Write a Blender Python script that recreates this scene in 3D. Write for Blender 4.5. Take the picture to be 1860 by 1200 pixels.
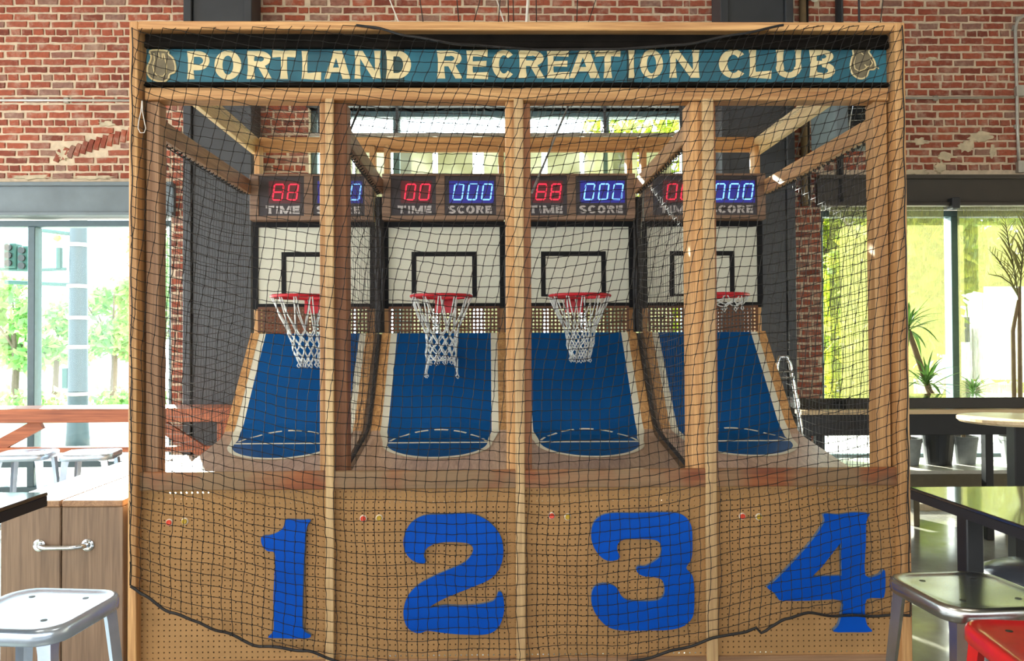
import bpy, bmesh, math, random
from mathutils import Vector, Matrix
from mathutils.geometry import tessellate_polygon

random.seed(7)
R = math.radians
for o in list(bpy.data.objects):
    bpy.data.objects.remove(o)
S = bpy.context.scene
COL = S.collection

# ------------------------------------------------------------------ camera
F = 1400.0                      # focal length in pixels of the 1860 x 1200 frame
D = 3.61                        # distance from the front of the cage
EYE = Vector((0, -D, 1.53))
CAMR = Matrix.Rotation(R(-0.84), 3, 'Z') @ Matrix.Rotation(R(90.9), 3, 'X') @ Matrix.Rotation(R(-0.25), 3, 'Z')
cam = bpy.data.cameras.new('camera')
cam.sensor_width = 36
cam.lens = F / 1860 * 36
cam.shift_x = 25.5 / 1860
cam.clip_start = 0.05
cam.clip_end = 500
camo = bpy.data.objects.new('camera', cam)
camo.matrix_world = Matrix.Translation(EYE) @ CAMR.to_4x4()
COL.objects.link(camo)
S.camera = camo


def at(px, py, Y):
    d = CAMR @ Vector(((px - 904.5) / F, -(py - 600) / F, -1))
    return EYE + d * ((Y - EYE.y) / d.y)


def ax(px, Y, py=600): return at(px, py, Y).x
def az(py, Y, px=940): return at(px, py, Y).z

# ------------------------------------------------------------------ world, sun, added fill lights, exposure
w = bpy.data.worlds.new('sky')
S.world = w
w.use_nodes = True
bg = w.node_tree.nodes['Background']
bg.inputs[0].default_value = (0.86, 0.94, 1.0, 1)
bg.inputs[1].default_value = 4.5
sun = bpy.data.lights.new('sun', 'SUN')
sun.energy = 22.0
sun.angle = R(0.6)
sun.color = (1, 0.93, 0.82)
suno = bpy.data.objects.new('sun', sun)
suno.rotation_euler = Vector((0.42, -0.90, -0.42)).to_track_quat('-Z', 'Y').to_euler()
COL.objects.link(suno)
for i, (x, y, e) in enumerate(((-2.6, -2.2, 45), (1.9, -2.2, 20))):
    l = bpy.data.lights.new('fill_light', 'AREA')  # unseen area light added under the ceiling as warm fill
    l.shape = 'RECTANGLE'; l.size = 1.6; l.size_y = 0.5
    l.energy = e; l.color = (1, 0.88, 0.72)
    lo = bpy.data.objects.new('fill_light', l)
    lo.location = (x, y, 5.1)
    COL.objects.link(lo)
S.view_settings.view_transform = 'Standard'
S.view_settings.look = 'None'
S.view_settings.gamma = 1
S.view_settings.use_curve_mapping = False
S.view_settings.exposure = 0.8

# ------------------------------------------------------------------ materials
def srgb(r, g, b):
    f = lambda c: (c / 255 / 12.92) if c / 255 <= 0.04045 else ((c / 255 + 0.055) / 1.055) ** 2.4
    return (f(r), f(g), f(b), 1)


class NT:
    def __init__(s, name):
        s.m = bpy.data.materials.new(name)
        s.m.use_nodes = True
        s.t = s.m.node_tree
        s.b = s.t.nodes['Principled BSDF']
        s.out = s.t.nodes['Material Output']

    def n(s, typ, **kw):
        nd = s.t.nodes.new(typ)
        for k, v in kw.items():
            if k.startswith('i_'):
                key = k[2:]
                key = int(key) if key.isdigit() else key.replace('_', ' ')
                nd.inputs[key].default_value = v
            else:
                setattr(nd, k, v)
        return nd

    def l(s, a, b): s.t.links.new(a, b)

    def ramp(s, fac, stops):
        r = s.n('ShaderNodeValToRGB')
        e = r.color_ramp.elements
        while len(e) < len(stops): e.new(0.5)
        for q, (p, c) in zip(e, stops):
            q.position = p
            q.color = c
        s.l(fac, r.inputs[0])
        return r.outputs[0]

    def bump(s, h, strength=0.3, dist=0.01):
        b = s.n('ShaderNodeBump')
        b.inputs['Strength'].default_value = strength
        b.inputs['Distance'].default_value = dist
        s.l(h, b.inputs['Height'])
        s.l(b.outputs[0], s.b.inputs['Normal'])


def plain(name, c, rough=0.5, metal=0.0, var=0.12, scale=18, bump=0.0, spec=0.5, coat=0.0):
    """one colour with slight mottling"""
    k = NT(name)
    tc = k.n('ShaderNodeTexCoord')
    no = k.n('ShaderNodeTexNoise', i_Scale=scale, i_Detail=5.0)
    k.l(tc.outputs['Object'], no.inputs['Vector'])
    a = tuple(min(1, v * (1 - var)) for v in c[:3]) + (1,)
    b = tuple(min(1, v * (1 + var)) for v in c[:3]) + (1,)
    k.l(k.ramp(no.outputs[0], [(0.3, a), (0.7, b)]), k.b.inputs['Base Color'])
    k.b.inputs['Roughness'].default_value = rough
    k.b.inputs['Metallic'].default_value = metal
    k.b.inputs['Specular IOR Level'].default_value = spec
    k.b.inputs['Coat Weight'].default_value = coat
    k.b.inputs['Coat Roughness'].default_value = 0.05
    if bump: k.bump(no.outputs[0], bump, 0.004)
    return k.m


def wood(name, dark, light, axis, rough=0.55, grey=None, knots=True):
    """lumber: grain runs along the axis, each board its own tint"""
    k = NT(name)
    tc = k.n('ShaderNodeTexCoord')
    oi = k.n('ShaderNodeObjectInfo')
    mp = k.n('ShaderNodeMapping')
    sc = [26.0, 26.0, 26.0]
    sc['XYZ'.index(axis)] = 1.1
    mp.inputs['Scale'].default_value = sc
    add = k.n('ShaderNodeVectorMath', operation='ADD')
    mul = k.n('ShaderNodeMath', operation='MULTIPLY', i_1=37.0)
    k.l(oi.outputs['Random'], mul.inputs[0])
    k.l(tc.outputs['Object'], mp.inputs['Vector'])
    k.l(mp.outputs[0], add.inputs[0])
    k.l(mul.outputs[0], add.inputs[1])
    n1 = k.n('ShaderNodeTexNoise', i_Scale=1.0, i_Detail=6.0, i_Distortion=1.2)
    k.l(add.outputs[0], n1.inputs['Vector'])
    n2 = k.n('ShaderNodeTexNoise', i_Scale=5.5, i_Detail=2.0)
    k.l(add.outputs[0], n2.inputs['Vector'])
    mx = k.n('ShaderNodeMix', data_type='FLOAT', i_0=0.35)
    k.l(n1.outputs[0], mx.inputs[2]); k.l(n2.outputs[0], mx.inputs[3])
    mid = tuple((a + b) / 2 for a, b in zip(dark, light))
    col = k.ramp(mx.outputs[0], [(0.30, dark), (0.5, mid), (0.68, light)])
    if grey:
        n3 = k.n('ShaderNodeTexNoise', i_Scale=2.6, i_Detail=3.0)
        k.l(tc.outputs['Object'], n3.inputs['Vector'])
        add2 = k.n('ShaderNodeVectorMath', operation='ADD')
        k.l(tc.outputs['Object'], add2.inputs[0]); k.l(mul.outputs[0], add2.inputs[1])
        k.l(add2.outputs[0], n3.inputs['Vector'])
        f = k.ramp(n3.outputs[0], [(0.40, (0, 0, 0, 1)), (0.56, (1, 1, 1, 1))])
        m2 = k.n('ShaderNodeMix', data_type='RGBA')
        k.l(f, m2.inputs[0]); k.l(col, m2.inputs[6])
        gr = k.ramp(mx.outputs[0], [(0.3, tuple(v * 0.7 for v in grey[:3]) + (1,)), (0.7, grey)])
        k.l(gr, m2.inputs[7])
        col = m2.outputs[2]
    hs = k.n('ShaderNodeHueSaturation')
    mr = k.n('ShaderNodeMapRange', i_3=0.82, i_4=1.15)
    k.l(oi.outputs['Random'], mr.inputs[0])
    k.l(mr.outputs[0], hs.inputs['Value'])
    k.l(col, hs.inputs['Color'])
    k.l(hs.outputs[0], k.b.inputs['Base Color'])
    k.b.inputs['Roughness'].default_value = rough
    k.bump(mx.outputs[0], 0.15, 0.003)
    return k.m


def emit(name, c, strength):
    k = NT(name)
    k.b.inputs['Base Color'].default_value = (0.02, 0.02, 0.02, 1)
    k.b.inputs['Emission Color'].default_value = c
    k.b.inputs['Emission Strength'].default_value = strength
    return k.m


def brick_mat(name, island):
    k = NT(name)
    tc = k.n('ShaderNodeTexCoord')
    if island:
        rnd = k.n('ShaderNodeNewGeometry').outputs['Random Per Island']
    else:
        rnd = k.n('ShaderNodeObjectInfo').outputs['Random']
    c = k.ramp(rnd, [(0.0, srgb(118, 58, 42)), (0.3, srgb(150, 74, 52)), (0.6, srgb(166, 86, 60)),
                     (0.86, srgb(150, 84, 64)), (0.95, srgb(138, 100, 86)), (1.0, srgb(150, 112, 92))])
    geo = k.n('ShaderNodeNewGeometry')
    no = k.n('ShaderNodeTexNoise', i_Scale=30.0, i_Detail=6.0)
    k.l(geo.outputs['Position'], no.inputs['Vector'])
    n2 = k.n('ShaderNodeTexNoise', i_Scale=7.0, i_Detail=8.0, i_Roughness=0.7)
    k.l(geo.outputs['Position'], n2.inputs['Vector'])
    m = k.n('ShaderNodeMix', data_type='RGBA')        # lime wash left on the faces
    k.l(k.ramp(n2.outputs[0], [(0.50, (0, 0, 0, 1)), (0.70, (0.7, 0.7, 0.7, 1))]), m.inputs[0])
    k.l(c, m.inputs[6]); m.inputs[7].default_value = srgb(190, 160, 138)
    m2 = k.n('ShaderNodeMix', data_type='RGBA', blend_type='MULTIPLY', i_0=0.6)
    k.l(m.outputs[2], m2.inputs[6])
    k.l(k.ramp(no.outputs[0], [(0.25, (0.5, 0.5, 0.5, 1)), (0.6, (1, 1, 1, 1))]), m2.inputs[7])
    k.l(m2.outputs[2], k.b.inputs['Base Color'])
    k.b.inputs['Roughness'].default_value = 0.9
    k.bump(no.outputs[0], 0.5, 0.006)
    return k.m


def glass_mat(name, tint=(0.93, 0.98, 0.97, 1)):
    k = NT(name)
    fr = k.n('ShaderNodeFresnel', i_IOR=1.5)
    tr = k.n('ShaderNodeBsdfTransparent'); tr.inputs[0].default_value = tint
    gl = k.n('ShaderNodeBsdfGlossy'); gl.inputs['Roughness'].default_value = 0.0
    mx = k.n('ShaderNodeMixShader')
    geo = k.n('ShaderNodeNewGeometry')                # reflect at the outer faces only
    inv = k.n('ShaderNodeMath', operation='SUBTRACT', i_0=1.0)
    k.l(geo.outputs['Backfacing'], inv.inputs[1])
    mu = k.n('ShaderNodeMath', operation='MULTIPLY')
    k.l(fr.outputs[0], mu.inputs[0]); k.l(inv.outputs[0], mu.inputs[1])
    k.l(mu.outputs[0], mx.inputs[0]); k.l(tr.outputs[0], mx.inputs[1]); k.l(gl.outputs[0], mx.inputs[2])
    k.l(mx.outputs[0], k.out.inputs[0])
    return k.m


def cloth_mat(name, c, openness, rough_scale=(240, 240, 9)):
    """window fabric: part of the light goes straight through, part is scattered"""
    k = NT(name)
    geo = k.n('ShaderNodeNewGeometry')
    mp = k.n('ShaderNodeMapping'); mp.inputs['Scale'].default_value = rough_scale
    k.l(geo.outputs['Position'], mp.inputs['Vector'])
    no = k.n('ShaderNodeTexNoise', i_Scale=1.0, i_Detail=3.0)
    k.l(mp.outputs[0], no.inputs['Vector'])
    tl = k.n('ShaderNodeBsdfTranslucent'); df = k.n('ShaderNodeBsdfDiffuse')
    tl.inputs[0].default_value = c; df.inputs[0].default_value = c
    m1 = k.n('ShaderNodeMixShader', i_0=0.5)
    k.l(tl.outputs[0], m1.inputs[1]); k.l(df.outputs[0], m1.inputs[2])
    tr = k.n('ShaderNodeBsdfTransparent')
    m2 = k.n('ShaderNodeMixShader')
    f = k.n('ShaderNodeMapRange', i_1=0.3, i_2=0.7, i_3=max(0, openness - 0.22), i_4=min(1, openness + 0.22))
    k.l(no.outputs[0], f.inputs[0])
    k.l(f.outputs[0], m2.inputs[0]); k.l(m1.outputs[0], m2.inputs[1]); k.l(tr.outputs[0], m2.inputs[2])
    k.l(m2.outputs[0], k.out.inputs[0])
    return k.m


def leaf_mat(name, c1, c2):
    k = NT(name)
    geo = k.n('ShaderNodeNewGeometry')
    c = k.ramp(geo.outputs['Random Per Island'], [(0, c1), (1, c2)])
    tl = k.n('ShaderNodeBsdfTranslucent')
    k.l(c, tl.inputs[0]); k.l(c, k.b.inputs['Base Color'])
    k.b.inputs['Roughness'].default_value = 0.45
    mx = k.n('ShaderNodeMixShader', i_0=0.5)
    k.l(k.b.outputs[0], mx.inputs[1]); k.l(tl.outputs[0], mx.inputs[2])
    k.l(mx.outputs[0], k.out.inputs[0])
    return k.m


def floor_mat():
    k = NT('polished_concrete')
    geo = k.n('ShaderNodeNewGeometry')
    n1 = k.n('ShaderNodeTexNoise', i_Scale=1.3, i_Detail=8.0, i_Roughness=0.65)
    k.l(geo.outputs['Position'], n1.inputs['Vector'])
    k.l(k.ramp(n1.outputs[0], [(0.3, srgb(96, 94, 88)), (0.7, srgb(142, 140, 130))]), k.b.inputs['Base Color'])
    n2 = k.n('ShaderNodeTexNoise', i_Scale=5.0, i_Detail=4.0)
    k.l(geo.outputs['Position'], n2.inputs['Vector'])
    k.l(k.ramp(n2.outputs[0], [(0.3, (0.10,) * 3 + (1,)), (0.7, (0.24,) * 3 + (1,))]), k.b.inputs['Roughness'])
    k.bump(n2.outputs[0], 0.06, 0.01)
    return k.m


ORANGE_D, ORANGE_L = srgb(158, 106, 60), srgb(224, 176, 116)
M = {}
for a in 'XYZ':
    M['pine' + a] = wood('pine_' + a.lower(), ORANGE_D, ORANGE_L, a)
    M['old' + a] = wood('old_pine_' + a.lower(), srgb(118, 84, 60), srgb(178, 140, 104), a)
M['railX'] = wood('stained_rail', srgb(116, 56, 30), srgb(176, 106, 58), 'X', grey=srgb(160, 128, 92))
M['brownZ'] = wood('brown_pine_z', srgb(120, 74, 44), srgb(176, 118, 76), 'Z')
M['battenZ'] = wood('light_pine_z', srgb(176, 136, 92), srgb(230, 196, 142), 'Z')
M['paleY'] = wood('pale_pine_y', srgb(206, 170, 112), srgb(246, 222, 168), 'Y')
M['fill'] = plain('raw_board', srgb(120, 96, 74), 0.7, var=0.2)
M['redX'] = wood('red_cedar', srgb(122, 60, 34), srgb(190, 108, 66), 'X')
M['redZ'] = wood('red_cedar_upright', srgb(122, 60, 34), srgb(190, 108, 66), 'Z')
M['boxZ'] = wood('weathered_fir', srgb(104, 82, 64), srgb(148, 122, 98), 'Z')
M['score'] = wood('walnut_stain', srgb(96, 72, 58), srgb(160, 128, 102), 'X')
M['black_old'] = plain('old_black_paint', srgb(19, 16, 13), 0.85, spec=0.1, var=0.5, scale=9, bump=0.3)
M['peg'] = plain('hardboard', srgb(172, 132, 86), 0.7, var=0.10, scale=6, spec=0.2)
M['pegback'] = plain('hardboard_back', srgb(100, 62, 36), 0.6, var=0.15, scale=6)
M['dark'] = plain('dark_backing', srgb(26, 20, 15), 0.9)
M['blue_number'] = plain('blue_enamel', srgb(0, 80, 186), 0.5, var=0.12, scale=5, spec=0.15)
M['num_edge'] = plain('numeral_edge', srgb(96, 120, 150), 0.6, var=0.3, scale=40)
M['ramp_wood'] = wood('plywood_ramp', srgb(160, 128, 104), srgb(206, 178, 154), 'Y', rough=0.32)
M['blue_paint'] = plain('court_blue', srgb(0, 76, 136), 0.45, var=0.08, scale=4, spec=0.2)
M['white_paint'] = plain('court_white', srgb(226, 222, 200), 0.5, var=0.05)
M['board_white'] = plain('board_white', srgb(212, 212, 192), 0.5, var=0.05, scale=4)
M['board_black'] = plain('board_black', srgb(13, 13, 16), 0.6, spec=0.25)
M['rim_red'] = plain('rim_red', srgb(206, 24, 40), 0.35, var=0.1)
M['white_cord'] = plain('white_cord', srgb(232, 236, 232), 0.7, var=0.05)
M['net'] = plain('black_twine', srgb(24, 22, 21), 0.6, var=0.2)
M['side_net'] = plain('side_twine', srgb(64, 62, 62), 0.4, var=0.2)
M['rope'] = plain('black_rope', srgb(30, 28, 28), 0.6, var=0.3, scale=90, bump=0.5)
M['teal'] = plain('sign_teal', srgb(30, 96, 112), 0.5, var=0.3, scale=5)
M['teal_old'] = plain('sign_teal_stained', srgb(34, 66, 68), 0.55, var=0.4, scale=7)
M['cream'] = plain('sign_cream', srgb(224, 206, 156), 0.55, var=0.12, scale=14)
M['emblem'] = plain('emblem_brown', srgb(112, 102, 78), 0.6, var=0.3, scale=20)
M['panel'] = plain('display_panel', srgb(56, 48, 50), 0.35, var=0.2)
M['stencil'] = plain('stencil_grey', srgb(188, 182, 178), 0.7, var=0.25, scale=60)
M['led_red'] = emit('led_red', (1.0, 0.015, 0.05, 1), 1.1)
M['led_red_dim'] = emit('led_red_dim', (1.0, 0.01, 0.03, 1), 0.10)
M['led_blue'] = emit('led_blue', (0.16, 0.42, 1.0, 1), 1.5)
M['led_blue_dim'] = emit('led_blue_dim', (0.05, 0.06, 1.0, 1), 0.12)
M['halo_blue'] = emit('halo_blue', (0.04, 0.04, 1.0, 1), 0.14)  # halo around the lit digits, put into a glowing plate
M['halo_red'] = emit('halo_red', (1.0, 0.0, 0.03, 1), 0.05)  # same halo plate for the red digits, fainter
M['btn_red'] = plain('button_red', srgb(232, 70, 40), 0.3)
M['btn_ring'] = plain('button_ring', srgb(228, 216, 196), 0.35)
M['btn_yellow'] = plain('button_yellow', srgb(196, 160, 40), 0.3)
M['brick'] = brick_mat('brick_face', False)
M['brick_many'] = brick_mat('brick_face_many', True)
M['mortar'] = plain('lime_mortar', srgb(206, 186, 158), 0.95, var=0.14, scale=22, bump=0.8)
M['plaster'] = plain('old_plaster', srgb(198, 182, 152), 0.95, var=0.2, scale=14, bump=0.8)
M['steel'] = plain('painted_steel', srgb(54, 56, 59), 0.45, var=0.12, scale=5)
M['steel_blue'] = plain('lintel_steel_lit', srgb(104, 116, 120), 0.45, var=0.15, scale=4)  # left lintel: its lit face is put into this lighter steel colour
M['steel_dark'] = plain('lintel_dark', srgb(60, 54, 46), 0.5, var=0.15, scale=4)
M['frame'] = plain('window_frame', srgb(70, 92, 98), 0.4, var=0.08)
M['glass'] = glass_mat('window_glass')
M['shade'] = cloth_mat('solar_screen', (0.24, 0.235, 0.10, 1), 0.55)
M['blind'] = cloth_mat('panel_fabric', (0.30, 0.30, 0.19, 1), 0.0, (3, 3, 3))
M['floor'] = floor_mat()
M['plain_wall'] = plain('painted_wall', srgb(190, 176, 156), 0.9)
M['ceil'] = plain('ceiling_paint', srgb(150, 138, 122), 0.9)
M['black_top'] = plain('black_table', srgb(34, 36, 38), 0.10, var=0.05, coat=1.0)
M['black_iron'] = plain('black_iron', srgb(24, 25, 28), 0.4)
M['galv'] = plain('galvanised', srgb(190, 192, 190), 0.26, metal=1.0, var=0.15, scale=10)
M['white_metal'] = plain('pale_blue_metal', srgb(206, 222, 242), 0.25, metal=0.7, var=0.08)
M['chrome'] = plain('chrome', srgb(220, 226, 232), 0.12, metal=1.0, var=0.03)
M['red_metal'] = plain('red_metal', srgb(196, 20, 26), 0.28, var=0.12, coat=0.6)
M['dark_seat'] = plain('dark_seat', srgb(50, 56, 66), 0.25, var=0.05)
M['table_cream'] = wood('ash_top', srgb(196, 166, 124), srgb(226, 204, 164), 'X', rough=0.25)
M['pot_grey'] = plain('pot_grey', srgb(128, 132, 132), 0.7, bump=0.2)
M['pot_black'] = plain('pot_black', srgb(26, 28, 32), 0.45)
M['soil'] = plain('soil', srgb(50, 38, 28), 0.95, bump=1.0)
M['leaf'] = leaf_mat('leaf_green', srgb(52, 92, 40), srgb(98, 138, 62))
M['leaf_dry'] = leaf_mat('leaf_olive', srgb(96, 104, 52), srgb(142, 130, 80))
M['trunk'] = plain('plant_trunk', srgb(132, 112, 82), 0.85, bump=0.6)
M['sill'] = plain('sill_olive', srgb(96, 86, 64), 0.4, var=0.1)
M['sill_top'] = plain('sill_top', srgb(190, 186, 172), 0.35, var=0.1)
M['conduit'] = plain('conduit', srgb(186, 182, 172), 0.4, metal=0.4)
M['conduit_brick'] = plain('conduit_box', srgb(150, 142, 128), 0.5)
M['pipe_dark'] = plain('pipe_dark', srgb(44, 46, 50), 0.4)
M['cable_black'] = plain('cable_black', srgb(28, 26, 26), 0.5)
M['cable_white'] = plain('cable_white', srgb(206, 200, 190), 0.5)
M['stick'] = plain('grey_stick', srgb(150, 150, 146), 0.4)
M['pavement'] = plain('pavement', srgb(206, 204, 196), 0.9, var=0.06, scale=1)
M['pole'] = plain('street_steel', srgb(40, 60, 67), 0.5)
M['street_leaf'] = leaf_mat('street_leaf', srgb(110, 170, 100), srgb(170, 200, 120))
M['hedge_leaf'] = leaf_mat('hedge_leaf', srgb(120, 150, 30), srgb(204, 204, 70))
M['bark'] = plain('bark', srgb(96, 84, 70), 0.9, bump=0.6)
M['signal'] = plain('signal_teal', srgb(30, 76, 70), 0.5)
M['lamp_yellow'] = plain('lamp_yellow', srgb(232, 200, 60), 0.3)
M['truck'] = plain('truck_white', srgb(240, 240, 240), 0.4, var=0.03)
M['kerb'] = plain('kerb', srgb(170, 168, 150), 0.9)

# ------------------------------------------------------------------ mesh helpers
class MB:
    def __init__(s):
        s.v = []; s.f = []; s.smooth = False

    def add(s, vs, fs):
        o = len(s.v)
        s.v += [tuple(p) for p in vs]
        s.f += [tuple(i + o for i in f) for f in fs]
        return s

    def box(s, x0, x1, y0, y1, z0, z1, c=0.0):
        x0, x1 = sorted((x0, x1)); y0, y1 = sorted((y0, y1)); z0, z1 = sorted((z0, z1))
        c = min(c, (x1 - x0) / 3, (y1 - y0) / 3, (z1 - z0) / 3)
        if c <= 0:
            v = [(x, y, z) for z in (z0, z1) for y in (y0, y1) for x in (x0, x1)]
            return s.add(v, [(0, 2, 3, 1), (4, 5, 7, 6), (0, 1, 5, 4), (2, 6, 7, 3), (0, 4, 6, 2), (1, 3, 7, 5)])
        bm = bmesh.new()
        bmesh.ops.create_cube(bm, size=1)
        for v in bm.verts:
            v.co = Vector(((x0 + x1) / 2 + v.co.x * (x1 - x0), (y0 + y1) / 2 + v.co.y * (y1 - y0), (z0 + z1) / 2 + v.co.z * (z1 - z0)))
        bmesh.ops.bevel(bm, geom=bm.edges[:], offset=c, segments=1, affect='EDGES')
        return s.bm(bm)

    def bm(s, bm):
        bm.verts.index_update()
        s.add([v.co for v in bm.verts], [[v.index for v in f.verts] for f in bm.faces])
        bm.free()
        return s

    def bar(s, a, b, wd, th, up=(0, 0, 1)):
        """rectangular bar from a to b; wd across, th along up"""
        a, b = Vector(a), Vector(b)
        t = (b - a).normalized()
        u = Vector(up); u = (u - t * u.dot(t)).normalized()
        r = t.cross(u)
        v = []
        for p in (a, b):
            for i, j in ((-1, -1), (1, -1), (1, 1), (-1, 1)):
                v.append(p + r * (i * wd / 2) + u * (j * th / 2))
        return s.add(v, [(3, 2, 1, 0), (4, 5, 6, 7), (0, 1, 5, 4), (1, 2, 6, 5), (2, 3, 7, 6), (3, 0, 4, 7)])

    def tube(s, path, r, n=6, cap=True, closed=False):
        P = [Vector(p) for p in path]
        m = len(P)
        rr = r if isinstance(r, (list, tuple)) else [r] * m
        vs, fs = [], []
        u = None
        for i in range(m):
            if closed:
                t = (P[(i + 1) % m] - P[i - 1])
            else:
                t = P[min(i + 1, m - 1)] - P[max(i - 1, 0)]
            t = t.normalized() if t.length > 1e-9 else Vector((0, 0, 1))
            if u is None:
                h = Vector((0, 0, 1)) if abs(t.z) < 0.9 else Vector((1, 0, 0))
                u = t.cross(h).normalized()
            else:
                u = u - t * u.dot(t)
                u = u.normalized() if u.length > 1e-6 else t.orthogonal().normalized()
            b = t.cross(u)
            for k in range(n):
                a = 2 * math.pi * k / n
                vs.append(P[i] + (u * math.cos(a) + b * math.sin(a)) * rr[i])
        for i in range(m if closed else m - 1):
            j = (i + 1) % m
            for k in range(n):
                fs.append((i * n + k, i * n + (k + 1) % n, j * n + (k + 1) % n, j * n + k))
        if cap and not closed:
            fs.append(tuple(range(n - 1, -1, -1)))
            fs.append(tuple(range((m - 1) * n, m * n)))
        return s.add(vs, fs)

    def lathe(s, prof, cx=0, cy=0, n=24):
        vs, fs = [], []
        for (r, z) in prof:
            for k in range(n):
                a = 2 * math.pi * k / n
                vs.append((cx + r * math.cos(a), cy + r * math.sin(a), z))
        for i in range(len(prof) - 1):
            for k in range(n):
                fs.append((i * n + k, i * n + (k + 1) % n, (i + 1) * n + (k + 1) % n, (i + 1) * n + k))
        fs.append(tuple(range(n - 1, -1, -1)))
        fs.append(tuple(range((len(prof) - 1) * n, len(prof) * n)))
        return s.add(vs, fs)

    def plate(s, loops, y0, y1):
        """outline(s) in the x-z plane (first outer, then holes) given thickness from y0 (front) to y1"""
        flat = [p for l in loops for p in l]
        tri = tessellate_polygon([[Vector((p[0], p[1], 0)) for p in l] for l in loops])
        n = len(flat)
        vs = [(p[0], y0, p[1]) for p in flat] + [(p[0], y1, p[1]) for p in flat]
        fs = []
        for t in tri:
            a, b, c = [flat[i] for i in t]
            cr = (b[0] - a[0]) * (c[1] - a[1]) - (b[1] - a[1]) * (c[0] - a[0])
            t = t if cr > 0 else t[::-1]
            fs.append(tuple(t)); fs.append(tuple(i + n for i in reversed(t)))
        o = 0
        for l in loops:
            m = len(l)
            for i in range(m):
                j = (i + 1) % m
                fs.append((o + i, o + i + n, o + j + n, o + j))
            o += m
        return s.add(vs, fs)

    def mesh(s, name, mats):
        me = bpy.data.meshes.new(name)
        me.from_pydata(s.v, [], s.f)
        for m in (mats if isinstance(mats, (list, tuple)) else [mats]):
            me.materials.append(m)
        if s.smooth:
            me.polygons.foreach_set('use_smooth', [True] * len(me.polygons))
        me.update()
        return me


def origin(o):
    v = Vector((0, 0, 0))
    while o is not None:
        v += o.location
        o = o.parent
    return v


def obj(name, mb, mat, parent=None, label=None, smooth=False, kind=None, fix=False):
    """links the shape (built in scene coordinates) as one mesh object under its parent"""
    off = origin(parent)
    if off.length > 0:
        mb.v = [(p[0] - off.x, p[1] - off.y, p[2] - off.z) for p in mb.v]
    mb.smooth = smooth
    me = mb.mesh(name, mat)
    if fix:
        bm = bmesh.new(); bm.from_mesh(me)
        bmesh.ops.recalc_face_normals(bm, faces=bm.faces[:])
        bm.to_mesh(me); bm.free()
    o = bpy.data.objects.new(name, me)
    COL.objects.link(o)
    if parent: o.parent = parent
    if label: o['label'] = label
    if kind: o['kind'] = kind
    return o


def tag(o, label, cat, group=None):
    o['label'] = label; o['category'] = cat
    if group: o['group'] = group
    return o


def thing(name, label, cat, loc=(0, 0, 0), group=None):
    o = bpy.data.objects.new(name, None)
    o.empty_display_size = 0.1
    o.location = loc
    COL.objects.link(o)
    return tag(o, label, cat, group)


def struct(name, mb, mat, parent=None, **k):
    o = obj(name, mb, mat, parent, **k)
    if not parent: o['kind'] = 'structure'
    return o


def base(name, label, loc=(0, 0, 0)):
    o = bpy.data.objects.new(name, None)
    o.location = loc
    COL.objects.link(o)
    o['kind'] = 'structure'; o['label'] = label
    return o


def dup(o, parent=None, shift=None):
    c = o.copy()
    COL.objects.link(c)
    if parent: c.parent = parent
    if shift: c.location = o.location + Vector(shift)
    for ch in list(o.children):
        dup(ch, c)
    return c


def smooth_loop(pts, sub=4):
    out = []
    n = len(pts)
    for i in range(n):
        p0, p1, p2, p3 = [Vector(pts[(i + k) % n]) for k in (-1, 0, 1, 2)]
        a = (p1 - p0).normalized(); b = (p2 - p1).normalized()
        for k in range(sub):
            t = k / sub
            q = 0.5 * ((2 * p1) + (p2 - p0) * t + (2 * p0 - 5 * p1 + 4 * p2 - p3) * t * t + (3 * p1 - p0 - 3 * p2 + p3) * t ** 3)
            out.append((q.x, q.y))
    return out


def px_loop(pts, off, Y, scale=3.0, sub=0):
    """outline measured on an enlarged detail -> scene x, z on the plane Y"""
    out = []
    for x, y in pts:
        p = at(off[0] + x / scale, off[1] + y / scale, Y)
        out.append((p.x, p.z))
    return smooth_loop(out, sub) if sub else out

# ------------------------------------------------------------------ room shell
WY = 3.32                                                 # inner face of the brick wall
ZC = 5.2
XL0, XL1 = -7.0, ax(312, WY)                              # left window
XC0, XC1 = ax(562, WY), ax(1256, WY)                      # middle window
XR0, XR1 = ax(1492, WY), 8.0                              # right window
ZLW, ZRW, ZCW = az(398, WY, 100), az(380, WY, 1750), az(208, WY) + 0.055
ZSL, ZSR = 0.20, 0.06
ZLT, ZRT = az(335, WY, 100), az(322, WY, 1750)            # top of the side lintels

struct('floor', MB().box(-7.3, 8.3, -9, WY + 0.3, -0.1, 0), M['floor'])
struct('ceiling', MB().box(-7.3, 8.3, -9, WY + 0.3, ZC, ZC + 0.1), M['ceil'])
m = MB()                                                   # left side wall with a broad window band
m.box(-7.3, -7, -9, WY, 0, 0.6).box(-7.3, -7, -9, WY, 4.0, ZC)
for y in (-9, -5.2, -1.4, 2.5): m.box(-7.3, -7, y, y + 0.5, 0.6, 4.0)
struct('wall_left', m, M['plain_wall'])
struct('wall_right', MB().box(8, 8.3, -9, WY, 0, ZC), M['plain_wall'])
m = MB()
m.box(-7.3, 8.3, -9.3, -9, 0, 1.4).box(-7.3, 8.3, -9.3, -9, 3.0, ZC)
for x in (-7.3, -3.3, 0.6, 4.5, 7.8): m.box(x, x + 0.5, -9.3, -9, 1.4, 3.0)
struct('wall_front', m, M['plain_wall'])

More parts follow.
